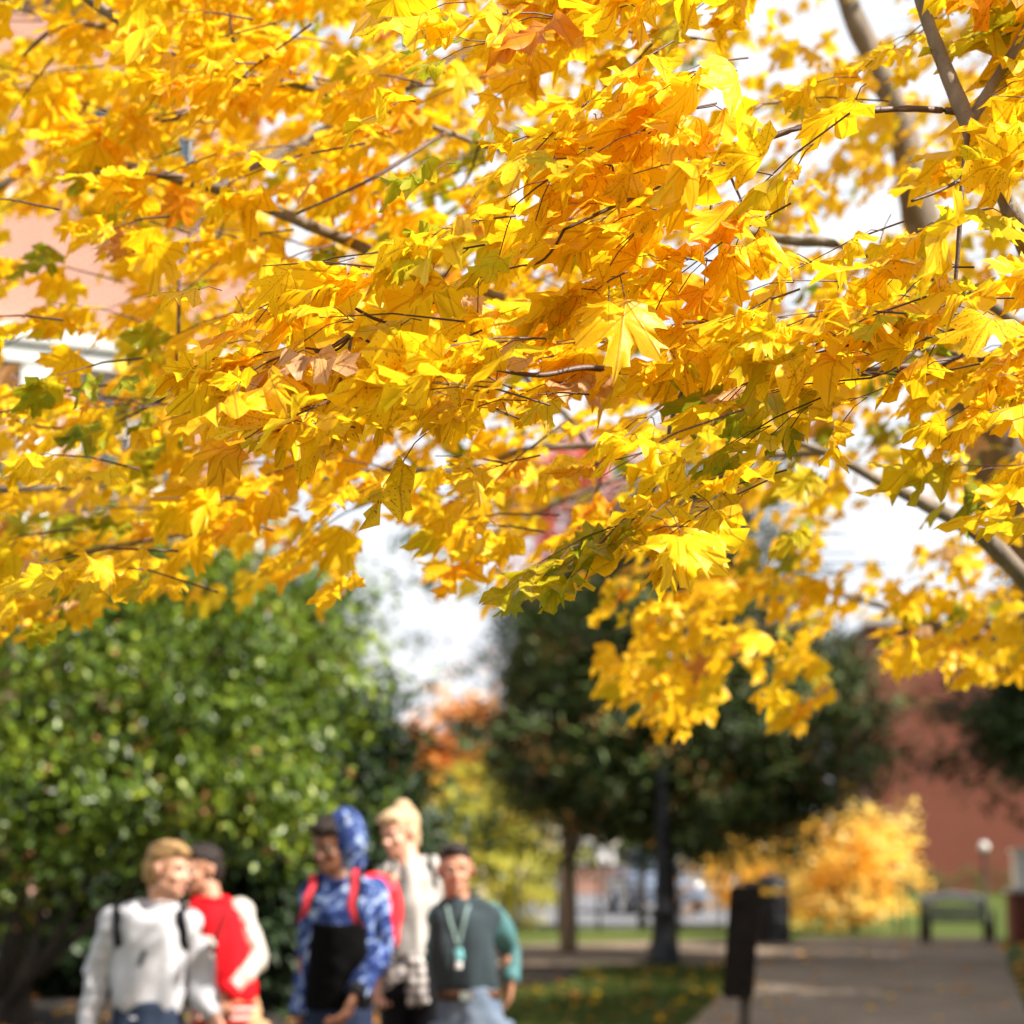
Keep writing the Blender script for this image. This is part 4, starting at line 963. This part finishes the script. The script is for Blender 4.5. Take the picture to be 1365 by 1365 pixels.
class Person: pass
def person(label, y, root_px, spec, group=None):
    """spec holds photo positions (px, py, dy) for the joints; dy is metres behind (+) or before (-) distance y"""
    p = Person(); g = at(root_px, 1180, y); base = Vector((g.x, y, gzf(g.x, y)))
    r = p.root = empty('person', tuple(base), 0, label, 'person', group)
    def j(k):
        v = spec[k]; return at(v[0], v[1], y+(v[2] if len(v) > 2 else 0)) - base
    p.j = j; p.base = base; p.y = y
    H = j('head'); M = headM(*spec['turn']); p.H, p.M = H, M
    N, C, W, Hp = j('neck'), j('chest'), j('waist'), j('hip'); p.N, p.C, p.W, p.Hp = N, C, W, Hp
    k = spec.get('build', 1.0)
    spec['hs'] = spec.get('hs',1.0)*.885
    b = MB(); put(b, head_blob(), M*spec['hs'], H)
    up = H + M @ Vector((0,.022,-.055))
    b.tube([up, up.lerp(N,.5), N+Vector((0,.0,-.01)), N+Vector((0,.01,-.06))], [(.052,.056),(.052,.054),(.060,.058),(.085,.06)], 16)
    b.tube([N+Vector((0,.01,-.05)), C, W, Hp, Hp+Vector((0,0,-.10))], [(.11*k,.065),(.125*k,.085),(.11*k,.08),(.10*k,.075),(.08*k,.06)], 18)
    p.arms = {}
    for s in ('L','R'):
        S, El, Wr = j('sh'+s), j('el'+s), j('wr'+s); p.arms[s] = (S, El, Wr)
        b.tube([S, S.lerp(El,.5), El, El.lerp(Wr,.4), Wr], [.048,.043,.036,.036,.025], 12); b.ell(S, .052)
        b.tube([N.lerp(S,.35)+Vector((0,0,-.05)), S], [.05,.048], 10)
        hd = spec.get('hand'+s, {}); d = Vector(hd.get('d', tuple(Wr-El))); hand_into(b, Wr, d, hd.get('n', (0,-1,0) if s == 'L' else (0,-1,0)), hd.get('curl', 26), -1 if s == 'L' else 1, hd.get('s', 1.0))
    legs = []
    for s, sg in (('L',-1),('R',1)):
        hp = Hp + Vector((sg*.085*k, 0, -.06)); st = spec.get('step', (.18,-.22))[0 if sg < 0 else 1]
        hz = hp.z; kn = Vector((hp.x+sg*.01, hp.y+st*.45-.04, hz*.53)); an = Vector((hp.x+sg*.015, hp.y+st, .09)); legs.append((hp, kn, an))
        b.tube([hp, hp.lerp(kn,.5), kn, kn.lerp(an,.35), an], [.060,.052,.040,.038,.028], 12)
    p.legs = legs
    me = b.remesh('body', .0052, 3, .5)
    P = coords(me); Q = (P-np.array(H))@np.array(M)/spec.get('hs',1.0)     # head frame
    for sx in (-1,1):
        dd = np.linalg.norm((Q-np.array([sx*.031,-.088,.008]))/np.array([1.25,1,.8]), axis=1); Q[:,1] += .010*np.exp(-(dd/.014)**2)
    near = np.linalg.norm(Q, axis=1) < .16
    dm = np.abs(Q[:,2]+.063); Q[:,1] += .004*np.exp(-(dm/.0022)**2)*(np.abs(Q[:,0]) < .022)*(Q[:,1] < -.08)
    P2 = (Q*spec.get('hs',1.0))@np.array(M).T + np.array(H); P[near] = P2[near]; setco(me, P)
    skin = spec['skin']; o = link('body', me, [skin, spec['lip']], r)
    def f(c):
        q = (c-np.array(H))@np.array(M)/spec.get('hs',1.0)
        return ((np.abs(q[:,2]+.063) < .0105*(1-(np.abs(q[:,0])/.026)**2)) & (np.abs(q[:,0]) < .025) & (q[:,1] < -.082) & (q[:,1] > -.12))
    slots(me, f)
    # eyes and brows
    ew = mat('eye white'); ei = mat('iris'); hm = spec['hairmat']
    for sx in (-1,1):
        m = MB(); m.ell((sx*.031,-.0722,.007), .0112, n=18, m=14); em = m.mesh('eye'); smooth(em)
        setco(em, (coords(em)*spec.get('hs',1.0))@np.array(M).T+np.array(H)); link('eye', em, [ew, ei], r)
        slots(em, lambda c: (np.linalg.norm(((c-np.array(H))@np.array(M)/spec.get('hs',1.0))-np.array([sx*.031,-.085,.0065]), axis=1) < .0062))
        m = MB(); m.tube([(sx*.014,-.0915,.0265),(sx*.030,-.0925,.033),(sx*.046,-.082,.028)], [(.0035,.003)]*3, 6); bm_ = m.mesh('eyebrow'); setco(bm_, (coords(bm_)*spec.get('hs',1.0))@np.array(M).T+np.array(H)); link('eyebrow', bm_, hm, r)
    # hair
    h = MB()
    for c, rr in spec['hair']: h.ell(c, rr, n=20, m=14)
    h2 = MB(); put(h2, h, M*spec.get('hs',1.0), H); hme = h2.remesh('hair', .006, 2)
    P = coords(hme); Nn = normals(hme); Q = (P-np.array(H))@np.array(M)
    d = vnoise(Q*np.array([1.6,.5,.9]), 3, 60)*.003+vnoise(Q, 9, 30)*.0025; setco(hme, P+Nn*d[:,None]); link('hair', hme, hm, r)
    return p
def mat(n): return bpy.data.materials[n]
def top_shell(p, name, m, radii, parent=None, seed=1, amp=.010, collar=.07, hem=0):
    """torso of a garment: radii at neck, shoulder line, chest, waist, hem"""
    N, C, W, Hp = p.N, p.C, p.W, p.Hp; b = MB()
    pts = [N+Vector((0,0,.005)), N+Vector((0,.0,-.035)), N.lerp(C,.45), C, C.lerp(W,.5), W, W+Vector((0,0,-.05-hem))]
    radii = [(a*.90, c*.93) for a, c in radii]; b.tube(pts, radii, 24)
    for s in ('L','R'):
        S = p.arms[s][0]; b.tube([N+Vector((0,.01,-.035)), N.lerp(S,.5)+Vector((0,0,.004)), S+Vector((0,0,.004))], [.050,.054,.058], 14); b.ell(S, .060); b.tube([S, S.lerp(C,.35)], [.06,.08], 12)
    me = b.remesh('x', .011, 4); fold_noise(me, amp, seed); me.name = name
    return link(name, me, m, parent or p.root)
def sleeve(p, s, m, r=(.072,.066,.060,.056,.042), parent=None, seed=2, amp=.010, cuff=None, name='sleeve', upto=1.0):
    r = tuple(x*.86 for x in r); S, El, Wr = p.arms[s]; b = MB(); E2 = El.lerp(Wr, upto)
    k = .5 if upto > .6 else .3
    b.tube([S+(S-El).normalized()*.012, S.lerp(El,.45), El, El.lerp(E2,.5), E2], list(r), 16); b.ell(S, r[0]); b.ell(El, r[2])
    me = b.remesh('x', .010, 4); fold_noise(me, amp, seed, (20,20,24)); me.name = name
    o = link(name, me, m, parent or p.root)
    if cuff:
        c = MB(); d = (Wr-El).normalized(); c.tube([E2-d*.035, E2-d*.01, E2+d*.015], [r[4]*.98, r[4]*1.02, r[4]*.9], 18); c.build('cuff', cuff, o, True)
    return o
def trousers(p, m, w=.15, leg=(.095,.078,.066,.062,.058), seed=4):
    b = MB(); w *= .9; b.tube([p.W+Vector((0,0,.01)), p.Hp, p.Hp+Vector((0,0,-.09))], [(w*.93,.115),(w+.012,.125),(w,.12)], 22)
    for hp, kn, an in p.legs: b.tube([hp+Vector((0,0,.02)), hp.lerp(kn,.5), kn, kn.lerp(an,.5), an], list(leg), 16)
    me = b.remesh('x', .012, 3); fold_noise(me, .008, seed); me.name = 'trousers'; link('trousers', me, m, p.root)
    for hp, kn, an in p.legs:
        b = MB(); b.ell((an.x, an.y-.02, .065), (.05,.065,.05)); b.ell((an.x, an.y-.10, .045), (.048,.085,.040)); b.ell((an.x, an.y+.02, .05), (.042,.05,.045)); b.box((an.x, an.y-.06, .014), (.085,.25,.024))
        me = b.remesh('shoe', .008, 3); link('shoe', me, mat('shoe canvas'), p.root)
def bvh(objs):
    V, F = [], []; 
    for o in objs:
        b = len(V); V += [v.co.copy() for v in o.data.vertices]; F += [tuple(i+b for i in q.vertices) for q in o.data.polygons]
    return BVHTree.FromPolygons(V, F)
def drape(p, T, px, off=.006):
    """lay photo points on the front of the garment; returns local points"""
    out = []
    px = [tuple(a+(b-a)*f for a, b in zip(px[i], px[i+1])) for i in range(len(px)-1) for f in (0,.25,.5,.75)]+[px[-1]]
    for q in px:
        v = at(q[0], q[1], p.y)-p.base; h = T.ray_cast(Vector((v.x, -1.5, v.z)), Vector((0,1,0)))
        out.append((h[0]+h[1]*off) if h[0] else Vector((v.x, p.C.y-.1, v.z)))
    return out
def over_shoulder(T, x, off=.007, ys=(.0,.07,.13), z0=2.2):
    out = []
    for y in ys:
        h = T.ray_cast(Vector((x, y, z0)), Vector((0,0,-1)))
        if h[0]: out.append(h[0]+h[1]*off)
    return out
def ribbon(name, pts, w, th, m, parent, n=8):
    b = MB(); b.tube(pts, [(w,th)]*len(pts), n); return b.build(name, m, parent, True)

def people():
    t = NT('eye white'); t.done(t.bsdf((.36,.33,.30), .8, None, Specular_IOR_Level=.05)); t = NT('iris'); t.done(t.bsdf((.04,.03,.02), .6, None, Specular_IOR_Level=.1)); cloth('shoe canvas', (.06,.06,.065)); t = NT('steel buckle'); t.done(t.bsdf((.6,.6,.6), .3, Metallic=1.0))
    fair = skin_mat('fair skin', (.58,.31,.21), 0); tan = skin_mat('tan skin', (.44,.22,.135), 0); brown = skin_mat('brown skin', (.19,.080,.042), 0)
    lipp = mat_plain('rosy lip', (.50,.20,.17), .4, .05); lipd = mat_plain('brown lip', (.20,.08,.06), .4, .05)
    blond = mat_ramp('blond hair', [(.3,(.20,.11,.045)),(.7,(.46,.29,.13))], 40, .5, 3); pblond = mat_ramp('pale blond hair', [(.3,(.34,.22,.12)),(.7,(.58,.43,.27))], 40, .5, 3)
    dark = mat_ramp('dark hair', [(.3,(.010,.007,.006)),(.7,(.03,.02,.017))], 40, .45, 3)
    short = [((0,.020,.056),(.081,.094,.080)), ((0,.048,.004),(.078,.072,.088))]
    blackm = cloth('black webbing', (.012,.012,.014)); 
    # 1 white sweatshirt
    white = mat_plain('white fleece', (.43,.43,.47), .9, .05, 4, .3)
    p = person('person in white sweatshirt with short blond hair, face turned right, black straps on shoulders', 8.6, 200,
        dict(head=(224,1161,-.02), turn=(70,6,4), neck=(218,1210,0), chest=(206,1258,0), waist=(197,1338,.0), hip=(196,1372,.0), shL=(158,1233,.02), elL=(131,1298,.03), wrL=(115,1380,-.04), shR=(249,1231,.0), elR=(265,1296,.03), wrR=(284,1352,-.06),
             skin=fair, lip=lipp, hairmat=blond, hair=short+[((.0,-.050,.090),(.060,.042,.032)), ((.0,.0,.098),(.066,.078,.040))], handR=dict(n=(-.6,-.6,0), curl=24), handL=dict(n=(.6,-.6,0))))
    o = top_shell(p, 'sweatshirt', white, [(.062,.062),(.085,.075),(.145,.105),(.150,.125),(.152,.13),(.150,.125),(.132,.11)], seed=1, amp=.020)
    s1 = sleeve(p, 'L', white, (.070,.070,.066,.060,.046), o, 12, .014, white); s2 = sleeve(p, 'R', white, (.068,.066,.062,.056,.044), o, 13, .014, white)
    m = MB(); m.tube([p.N+Vector((.056*math.cos(a), .056*math.sin(a)-.002, .008-.012*math.sin(-a)*-1)) for a in np.linspace(0,2*math.pi,25)], .0085, 8, caps=False); m.build('collar', mat_plain('grey rib knit', (.42,.42,.46), .9), o, True)
    m = MB(); m.tube([p.W+Vector((0,0,-.045)), p.W+Vector((0,0,-.10))], [(.127,.112),(.120,.104)], 28); m.build('waistband', white, o, True)
    T = bvh([o]); q = drape(p, T, [(200,1266),(197,1275),(193,1286)], .003); ribbon('chest_mark', q, .010, .002, mat_plain('dark stitching', (.03,.03,.035), .7), o)
    trousers(p, cloth('navy jeans', (.025,.035,.06)))
    def backpack(p, T, lab, m, mb, lp, rp, w=.020, c=None, size=(.30,.16,.42), strap2=None):
        bp = empty('backpack', tuple(p.base), 0, lab, 'backpack', None)
        c = c or (p.C+Vector((0,.22,-.02)))
        b = MB(); b.ell(c, (size[0]*.52,size[1]*.55,size[2]*.52)); b.box(c+Vector((0,0,-.03)), (size[0]*.86,size[1]*.8,size[2]*.78)); b.ell(c+Vector((0,size[1]*.45,-size[2]*.18)), (size[0]*.38,size[1]*.3,size[2]*.24))
        me = b.remesh('bag', .012, 8, .6); link('bag', me, mb, bp)
        b = MB(); b.tube([c+Vector((-.04,-.0,size[2]*.5)), c+Vector((-.035,0,size[2]*.5+.035)), c+Vector((.035,0,size[2]*.5+.035)), c+Vector((.04,0,size[2]*.5))], .007, 8); b.build('grab_handle', blackm, bp, True)
        for q, sx in ((lp,-1),(rp,1)):
            if not q: continue
            P = drape(p, T, q); P = P+over_shoulder(T, P[-1].x, ys=(P[-1].y*.4+.01, .05, .09)); P.append(c+Vector((sx*.09,-size[1]*.4,size[2]*.35)))
            low_ = P[0]; P = [Vector((c.x+sx*size[0]*.42, c.y-.04, c.z-size[2]*.36)), Vector((low_.x+sx*.03, low_.y+.10, low_.z-.04))]+P if sx else P
            o_ = ribbon('strap', P, w, .0055, m, bp)
            if strap2: ribbon('strap_edge', [v+Vector((w*.7,-.004,0)) for v in P[2:-1]], w*.42, .004, strap2, o_)
        return bp
    backpack(p, bvh([o,s1,s2]), 'black backpack worn over a white sweatshirt', blackm, blackm, [(164,1258),(162,1235),(160,1219)], [(247,1262),(246,1240),(243,1217)])
    # 2 varsity jacket
    redm = cloth('red wool', (.52,.010,.016)); cream = mat_plain('cream leather', (.43,.40,.36), .5, .06, 4)
    p = person('person in red varsity jacket with white sleeves, dark hair, half hidden behind another', 9.35, 298,
        dict(head=(268,1161,0), turn=(-52,4,-3), neck=(280,1203,0), chest=(293,1255,.0), waist=(300,1318,.0), hip=(305,1352,.02), shL=(250,1226,-.02), elL=(252,1290,.0), wrL=(268,1330,-.12), shR=(319,1222,.05), elR=(340,1280,.02), wrR=(302,1324,-.13),
             skin=tan, lip=lipp, hairmat=dark, hair=short+[((0,-.045,.092),(.06,.045,.03))], handR=dict(d=(-.5,-.2,-.8), n=(0,.8,0), curl=40)))
    o = top_shell(p, 'jacket', redm, [(.060,.060),(.082,.075),(.135,.105),(.145,.13),(.155,.135),(.160,.135),(.152,.13)], seed=31, amp=.010)
    for k, s in enumerate('LR'): sl = sleeve(p, s, cream, (.088,.086,.082,.074,.050), o, 32+k, .011, redm)
    m = MB(); m.tube([p.N+Vector((.06*math.cos(a), .058*math.sin(a), .012)) for a in np.linspace(0,2*math.pi,25)], .014, 8, caps=False); m.build('collar', redm, o, True)
    band = MB(); W = p.W+Vector((0,0,-.055))
    for k, mm in enumerate((redm, cream, redm, cream, redm)):
        m = MB(); m.tube([W+Vector((0,0,-.018*k)), W+Vector((0,0,-.018*(k+1)))], [(.142+.001*(k%2),.127+.001*(k%2))]*2, 30); m.build('hem_stripe', mm, o, True)
    T = bvh([o]); q = drape(p, T, [(276,1248),(283,1252),(289,1262)], .004); ribbon('chest_patch', q, .020, .003, cream, o)
    q = drape(p, T, [(285,1270),(288,1278),(284,1286)], .004); ribbon('chest_patch', q, .018, .003, cream, o)
    q = drape(p, T, [(306,1204),(300,1225),(293,1250),(290,1285)], .004); ribbon('front_placket', q, .010, .003, blackm, o)
    ring = MB(); cc = at(326,1240,9.35)-p.base; TT = bvh([sl]); h = TT.ray_cast(Vector((cc.x,-1.5,cc.z)), Vector((0,1,0)))
    if h[0]:
        n = h[1]; a = n.cross(Vector((0,0,1))).normalized(); b_ = n.cross(a)
        ring.tube([h[0]+n*.006+a*.037*math.cos(t_)+b_*.037*math.sin(t_) for t_ in np.linspace(0,2*math.pi,25)], .004, 6, caps=False); ring.build('sleeve_patch', mat_plain('dusty rose thread', (.45,.25,.25), .8), sl, True)
    trousers(p, cloth('tan trousers', (.42,.26,.14)), .14)
    # 3 hooded tie dye
    t = NT('blue tie dye'); o_ = t.obj(); a = t.noise(o_, 11, 4, .6, 1.6); a2 = t.noise(o_, 30, 3)
    c = t.ramp(t.math('ADD', a, t.math('MULTIPLY', t.math('SUBTRACT', a2, .5), .25)), [(.43,(.014,.024,.09)),(.53,(.035,.060,.20)),(.62,(.22,.30,.50)),(.70,(.50,.56,.68))]); dye = t.done(t.bsdf(c, .95, a2, .3, .01, Specular_IOR_Level=.05))
    p = person('person in blue tie dye hoodie, hood up, red straps, looking down', 8.45, 452,
        dict(head=(441,1127,0), turn=(-28,16,0), neck=(453,1168,.02), chest=(458,1222,.0), waist=(452,1318,.0), hip=(450,1356,.0), shL=(420,1195,.03), elL=(409,1268,.06), wrL=(404,1352,-.02), shR=(496,1192,.0), elR=(507,1262,.0), wrR=(474,1326,-.16),
             skin=brown, lip=lipd, hairmat=dark, hair=short+[((0,-.045,.088),(.062,.046,.034))], handR=dict(d=(-.38,-.2,-.8), n=(-.7,.2,.35), curl=32, s=1.08), handL=dict(n=(.6,-.6,0)), step=(-.25,.2)))
    o = top_shell(p, 'hoodie', dye, [(.075,.075),(.095,.085),(.150,.11),(.152,.13),(.150,.13),(.148,.125),(.145,.12)], seed=41, amp=.012)
    s1 = sleeve(p, 'L', dye, (.066,.062,.056,.052,.044), o, 42, .011, blackm); s2 = sleeve(p, 'R', dye, (.070,.068,.062,.056,.046), o, 43, .012, blackm)
    hd = MB(); hd.ell((.040,.060,.014), (.078,.092,.124), n=22, m=16); hd.ell((.045,.05,-.07), (.066,.075,.08)); h2 = MB(); put(h2, hd, p.M, p.H)
    h2.tube([p.H+p.M@Vector((.045,.05,-.10)), p.N+Vector((.02,.03,.0))], [(.06,.06),(.08,.07)], 16); me = h2.remesh('hood', .009, 3); fold_noise(me, .007, 44, (30,30,14)); link('hood', me, dye, o)
    # black lower panel
    Pn = [p.C.lerp(p.W, f) for f in (.10,.4,.7,1.0)]+[p.W+Vector((0,0,-.075))]
    m = MB(); m.tube(Pn, [(.125,.131),(.126,.133),(.127,.131),(.128,.128),(.128,.124)], 30); me = m.remesh('x', .010, 2); fold_noise(me, .008, 45); link('black_panel', me, cloth('black jersey', (.003,.003,.0035)), o)
    T = bvh([o,s1,s2]); coral = cloth('red strap webbing', (.60,.05,.07)); redbag = cloth('bright red nylon', (.75,.03,.04), rough=.6)
    backpack(p, T, 'bright red backpack worn by the hooded walker', coral, redbag, [(412,1215),(414,1198),(420,1182)], [(478,1232),(472,1205),(476,1182)], .021, c=at(499,1214,8.45+.25)-p.base, size=(.23,.15,.30), strap2=blackm)
    trousers(p, cloth('dark navy denim', (.016,.022,.045)), .14)
    # 4 pale sweatshirt, bun
    pale = mat_plain('pale oatmeal jersey', (.42,.40,.38), .9, .05, 4, .3)
    p = person('person with tied up pale blond hair, off white sweatshirt, plaid shirt round waist', 9.35, 553,
        dict(head=(531,1112,0), turn=(-36,12,-5), neck=(543,1150,0), chest=(551,1205,.0), waist=(553,1262,.0), hip=(554,1300,.0), shL=(517,1172,-.02), elL=(505,1235,.02), wrL=(508,1300,-.02), shR=(588,1170,.02), elR=(603,1235,.05), wrR=(600,1300,.02),
             skin=fair, lip=lipp, hairmat=pblond, hs=.98, hair=short+[((0,-.04,.090),(.066,.05,.036)), ((.0,.095,.045),(.060,.055,.085)), ((.01,.055,.125),(.046,.046,.040)), ((.0,.10,-.03),(.045,.04,.06)), ((-.02,-.06,.085),(.06,.03,.02))], build=.9))
    o = top_shell(p, 'sweatshirt', pale, [(.062,.062),(.085,.075),(.135,.105),(.135,.125),(.138,.125),(.142,.125),(.145,.125)], seed=51, amp=.013)
    s1 = sleeve(p, 'L', pale, (.062,.060,.056,.052,.042), o, 52, .012, pale); s2 = sleeve(p, 'R', pale, (.062,.062,.058,.052,.042), o, 53, .012, pale)
    T = bvh([o]); gm = mat_plain('faded grey print', (.20,.20,.22), .9)
    for row in ([(526,1177),(533,1175),(541,1175)], [(528,1186),(535,1185),(543,1185)], [(533,1196),(539,1196),(543,1197)]):
        ribbon('print', drape(p, T, row, .002), .008, .0022, gm, o)
    # plaid shirt tied round the waist
    t = NT('black white plaid'); s = t.n('ShaderNodeSeparateXYZ', ins={0: t.obj()}); a = t.math('GREATER_THAN', t.math('SINE', t.math('MULTIPLY', t.math('ADD', s.outputs[0], t.math('MULTIPLY', s.outputs[1], .6)), 150)), .1); b2 = t.math('GREATER_THAN', t.math('SINE', t.math('MULTIPLY', s.outputs[2], 150)), .1)
    c = t.ramp(t.math('MULTIPLY', t.math('ADD', a, b2), .5), [(0,(.62,.58,.56)),(.5,(.26,.23,.23)),(1,(.05,.045,.05))]); plaid = t.done(t.bsdf(c, .9, t.noise(t.obj(), 60, 2), .2, .01))
    m = MB(); W = p.W+Vector((0,0,-.03)); m.tube([W, W+Vector((0,.01,-.04)), W+Vector((0,.02,-.08))], [(.136,.124),(.146,.134),(.140,.128)], 28)
    m.ell(at(550,1283,9.35-.13)-p.base, (.045,.035,.04))
    m.tube([at(552,1285,9.21)-p.base, at(555,1310,9.20)-p.base, at(558,1340,9.22)-p.base], [(.035,.012),(.048,.014),(.052,.012)], 14)
    m.tube([at(545,1285,9.21)-p.base, at(524,1302,9.20)-p.base, at(508,1322,9.22)-p.base], [(.03,.012),(.036,.014),(.026,.012)], 14, ref=(0,0,1))
    me = m.remesh('plaid_shirt', .009, 3); fold_noise(me, .010, 55, (34,34,12)); link('plaid_shirt', me, plaid, p.root)
    backpack(p, bvh([o,s1,s2]), 'small black backpack, one thin strap over an off white shoulder', blackm, blackm, [(517,1185),(518,1172),(524,1158)], [(580,1180),(577,1165),(574,1152)], .010, size=(.26,.14,.36))
    trousers(p, cloth('black leggings', (.012,.012,.014)), .135, (.085,.070,.055,.052,.045))
    # 5 teal raglan
    char = cloth('charcoal jersey', (.035,.048,.056)); teal = mat_plain('teal jersey', (.045,.135,.145), .8, .15, 5, .3)
    p = person('person in teal and charcoal long sleeved top with lanyard, facing the camera', 8.95, 625,
        dict(head=(607,1161,0), turn=(6,4,0), neck=(609,1203,.02), chest=(618,1255,.0), waist=(625,1318,.0), hip=(626,1350,.0), shL=(588,1222,.0), elL=(586,1275,.08), wrL=(600,1325,.2), shR=(652,1222,.03), elR=(679,1268,.12), wrR=(682,1306,.04),
             skin=tan, lip=lipp, hairmat=dark, hair=[((0,.022,.054),(.080,.092,.080)), ((0,.048,.004),(.077,.070,.085)), ((0,-.03,.098),(.062,.05,.030))], handR=dict(d=(-.15,.2,-.9), n=(-.8,0,0), curl=24), handL=dict(n=(.6,-.6,0))))
    o = top_shell(p, 'long_sleeved_top', char, [(.062,.062),(.085,.075),(.132,.105),(.140,.12),(.142,.12),(.143,.12),(.138,.115)], seed=61, amp=.013, hem=-.045)
    s1 = sleeve(p, 'L', teal, (.066,.060,.055,.050,.040), o, 62, .010, teal); s2 = sleeve(p, 'R', teal, (.078,.072,.060,.052,.042), o, 63, .010, teal)
    T = bvh([o])
    ln = empty('lanyard', tuple(p.base), 0, 'thin pale lanyard with blue and white badge hanging on a charcoal top', 'lanyard')
    ltm = mat_plain('grey green ribbon', (.16,.25,.24), .7)
    for q in ([(596,1208),(603,1235),(611,1262)], [(624,1207),(618,1235),(611,1262)]): ribbon('ribbon', drape(p, T, q, .005), .0065, .0026, ltm, ln)
    q = drape(p, T, [(611,1264),(612,1272),(612,1279)], .010); ribbon('badge', q, .018, .003, mat_plain('turquoise badge', (.18,.48,.52), .35), ln)
    q = drape(p, T, [(612,1281),(612,1285),(613,1290)], .012); ribbon('badge_card', q, .013, .003, mat_plain('white card', (.75,.75,.75), .5), ln)
    m = MB(); W = p.W+Vector((0,0,-.004)); m.tube([W, W+Vector((0,0,-.038))], [(.131,.119),(.131,.119)], 30); bl = m.build('belt', cloth('brown leather', (.07,.035,.02), rough=.5), p.root, True)
    m = MB(); m.box(W+Vector((-.01,-.121,-.019)), (.045,.008,.034)); m.build('buckle', mat('steel buckle'), bl)
    trousers(p, mat_ramp('washed blue jeans', [(.35,(.06,.085,.13)),(.7,(.16,.20,.27))], 5, .85), .138)
# ------------------------------------------------------------------ light, sky, camera
SUN_AZ = 111      # degrees clockwise from the view direction (+Y towards +X)
SUN_EL = 45
def light_and_camera():
    w = bpy.data.worlds.new('World'); SC.world = w; w.use_nodes = True; t = w.node_tree; t.nodes.clear()
    N = t.nodes.new; L = t.links.new
    sky = N('ShaderNodeTexSky'); sky.sky_type = 'NISHITA'; sky.sun_disc = False
    sky.sun_elevation = R(SUN_EL); sky.sun_rotation = R(SUN_AZ); sky.air_density = 1.0; sky.dust_density = 1.5
    tc = N('ShaderNodeTexCoord'); mp = N('ShaderNodeMapping'); mp.inputs['Scale'].default_value = (1,1,2.6)
    nz = N('ShaderNodeTexNoise'); nz.inputs['Scale'].default_value = 3.2; nz.inputs['Detail'].default_value = 7; nz.inputs['Roughness'].default_value = .55
    cr = N('ShaderNodeValToRGB'); cr.color_ramp.elements[0].position = .22; cr.color_ramp.elements[1].position = .40
    n2 = N('ShaderNodeTexNoise'); n2.inputs['Scale'].default_value = 7; n2.inputs['Detail'].default_value = 5
    cr2 = N('ShaderNodeValToRGB'); cr2.color_ramp.elements[0].position = .3; cr2.color_ramp.elements[1].position = .7
    cr2.color_ramp.elements[0].color = (5.0,5.5,6.2,1); cr2.color_ramp.elements[1].color = (7.2,7.2,7.3,1)
    mx = N('ShaderNodeMix'); mx.data_type = 'RGBA'
    bg = N('ShaderNodeBackground'); bg.inputs[1].default_value = .06; out = N('ShaderNodeOutputWorld')
    L(tc.outputs['Generated'], mp.inputs[0]); L(mp.outputs[0], nz.inputs['Vector']); L(mp.outputs[0], n2.inputs['Vector'])
    L(nz.outputs[0], cr.inputs[0]); L(n2.outputs[0], cr2.inputs[0]); L(cr.outputs[0], mx.inputs[0]); L(sky.outputs[0], mx.inputs[6]); L(cr2.outputs[0], mx.inputs[7])
    L(mx.outputs[2], bg.inputs[0]); L(bg.outputs[0], out.inputs[0])
    s = bpy.data.lights.new('sun', 'SUN'); s.energy = 4.9; s.angle = R(.53); s.color = (1,.93,.82)
    so = bpy.data.objects.new('sun', s); COL.objects.link(so)
    az, el = R(SUN_AZ), R(SUN_EL)
    to_sun = Vector((math.sin(az)*math.cos(el), math.cos(az)*math.cos(el), math.sin(el)))
    so.rotation_mode = 'QUATERNION'; so.rotation_quaternion = to_sun.to_track_quat('Z', 'Y'); so.location = to_sun*60
    c = bpy.data.cameras.new('camera'); co = bpy.data.objects.new('camera', c); COL.objects.link(co)
    c.sensor_width = 24; c.sensor_height = 24; c.lens = 24*FPX/1365; c.clip_end = 3000; c.clip_start = .05
    co.location = (0,0,CAMZ); co.rotation_euler = (math.pi/2+PITCH, 0, 0)
    c.dof.use_dof = True; c.dof.focus_distance = 2.88; c.dof.aperture_fstop = 2.75; c.dof.aperture_blades = 0
    SC.camera = co
    v = SC.view_settings; v.view_transform = 'Standard'; v.look = 'None'; v.exposure = 1.5; v.gamma = 1; v.use_curve_mapping = False
    SC.cycles.use_denoising = True
    try: SC.cycles.denoiser = 'OPENIMAGEDENOISE'
    except Exception: pass
    SC.cycles.max_bounces = 8; SC.cycles.diffuse_bounces = 5; SC.cycles.transmission_bounces = 6; SC.cycles.transparent_max_bounces = 6; SC.cycles.glossy_bounces = 3
    SC.cycles.sample_clamp_indirect = 6; SC.cycles.caustics_reflective = False; SC.cycles.caustics_refractive = False
light_and_camera(); maple(); setting(); plants(); ground_scatter(); buildings(); furniture(); people()
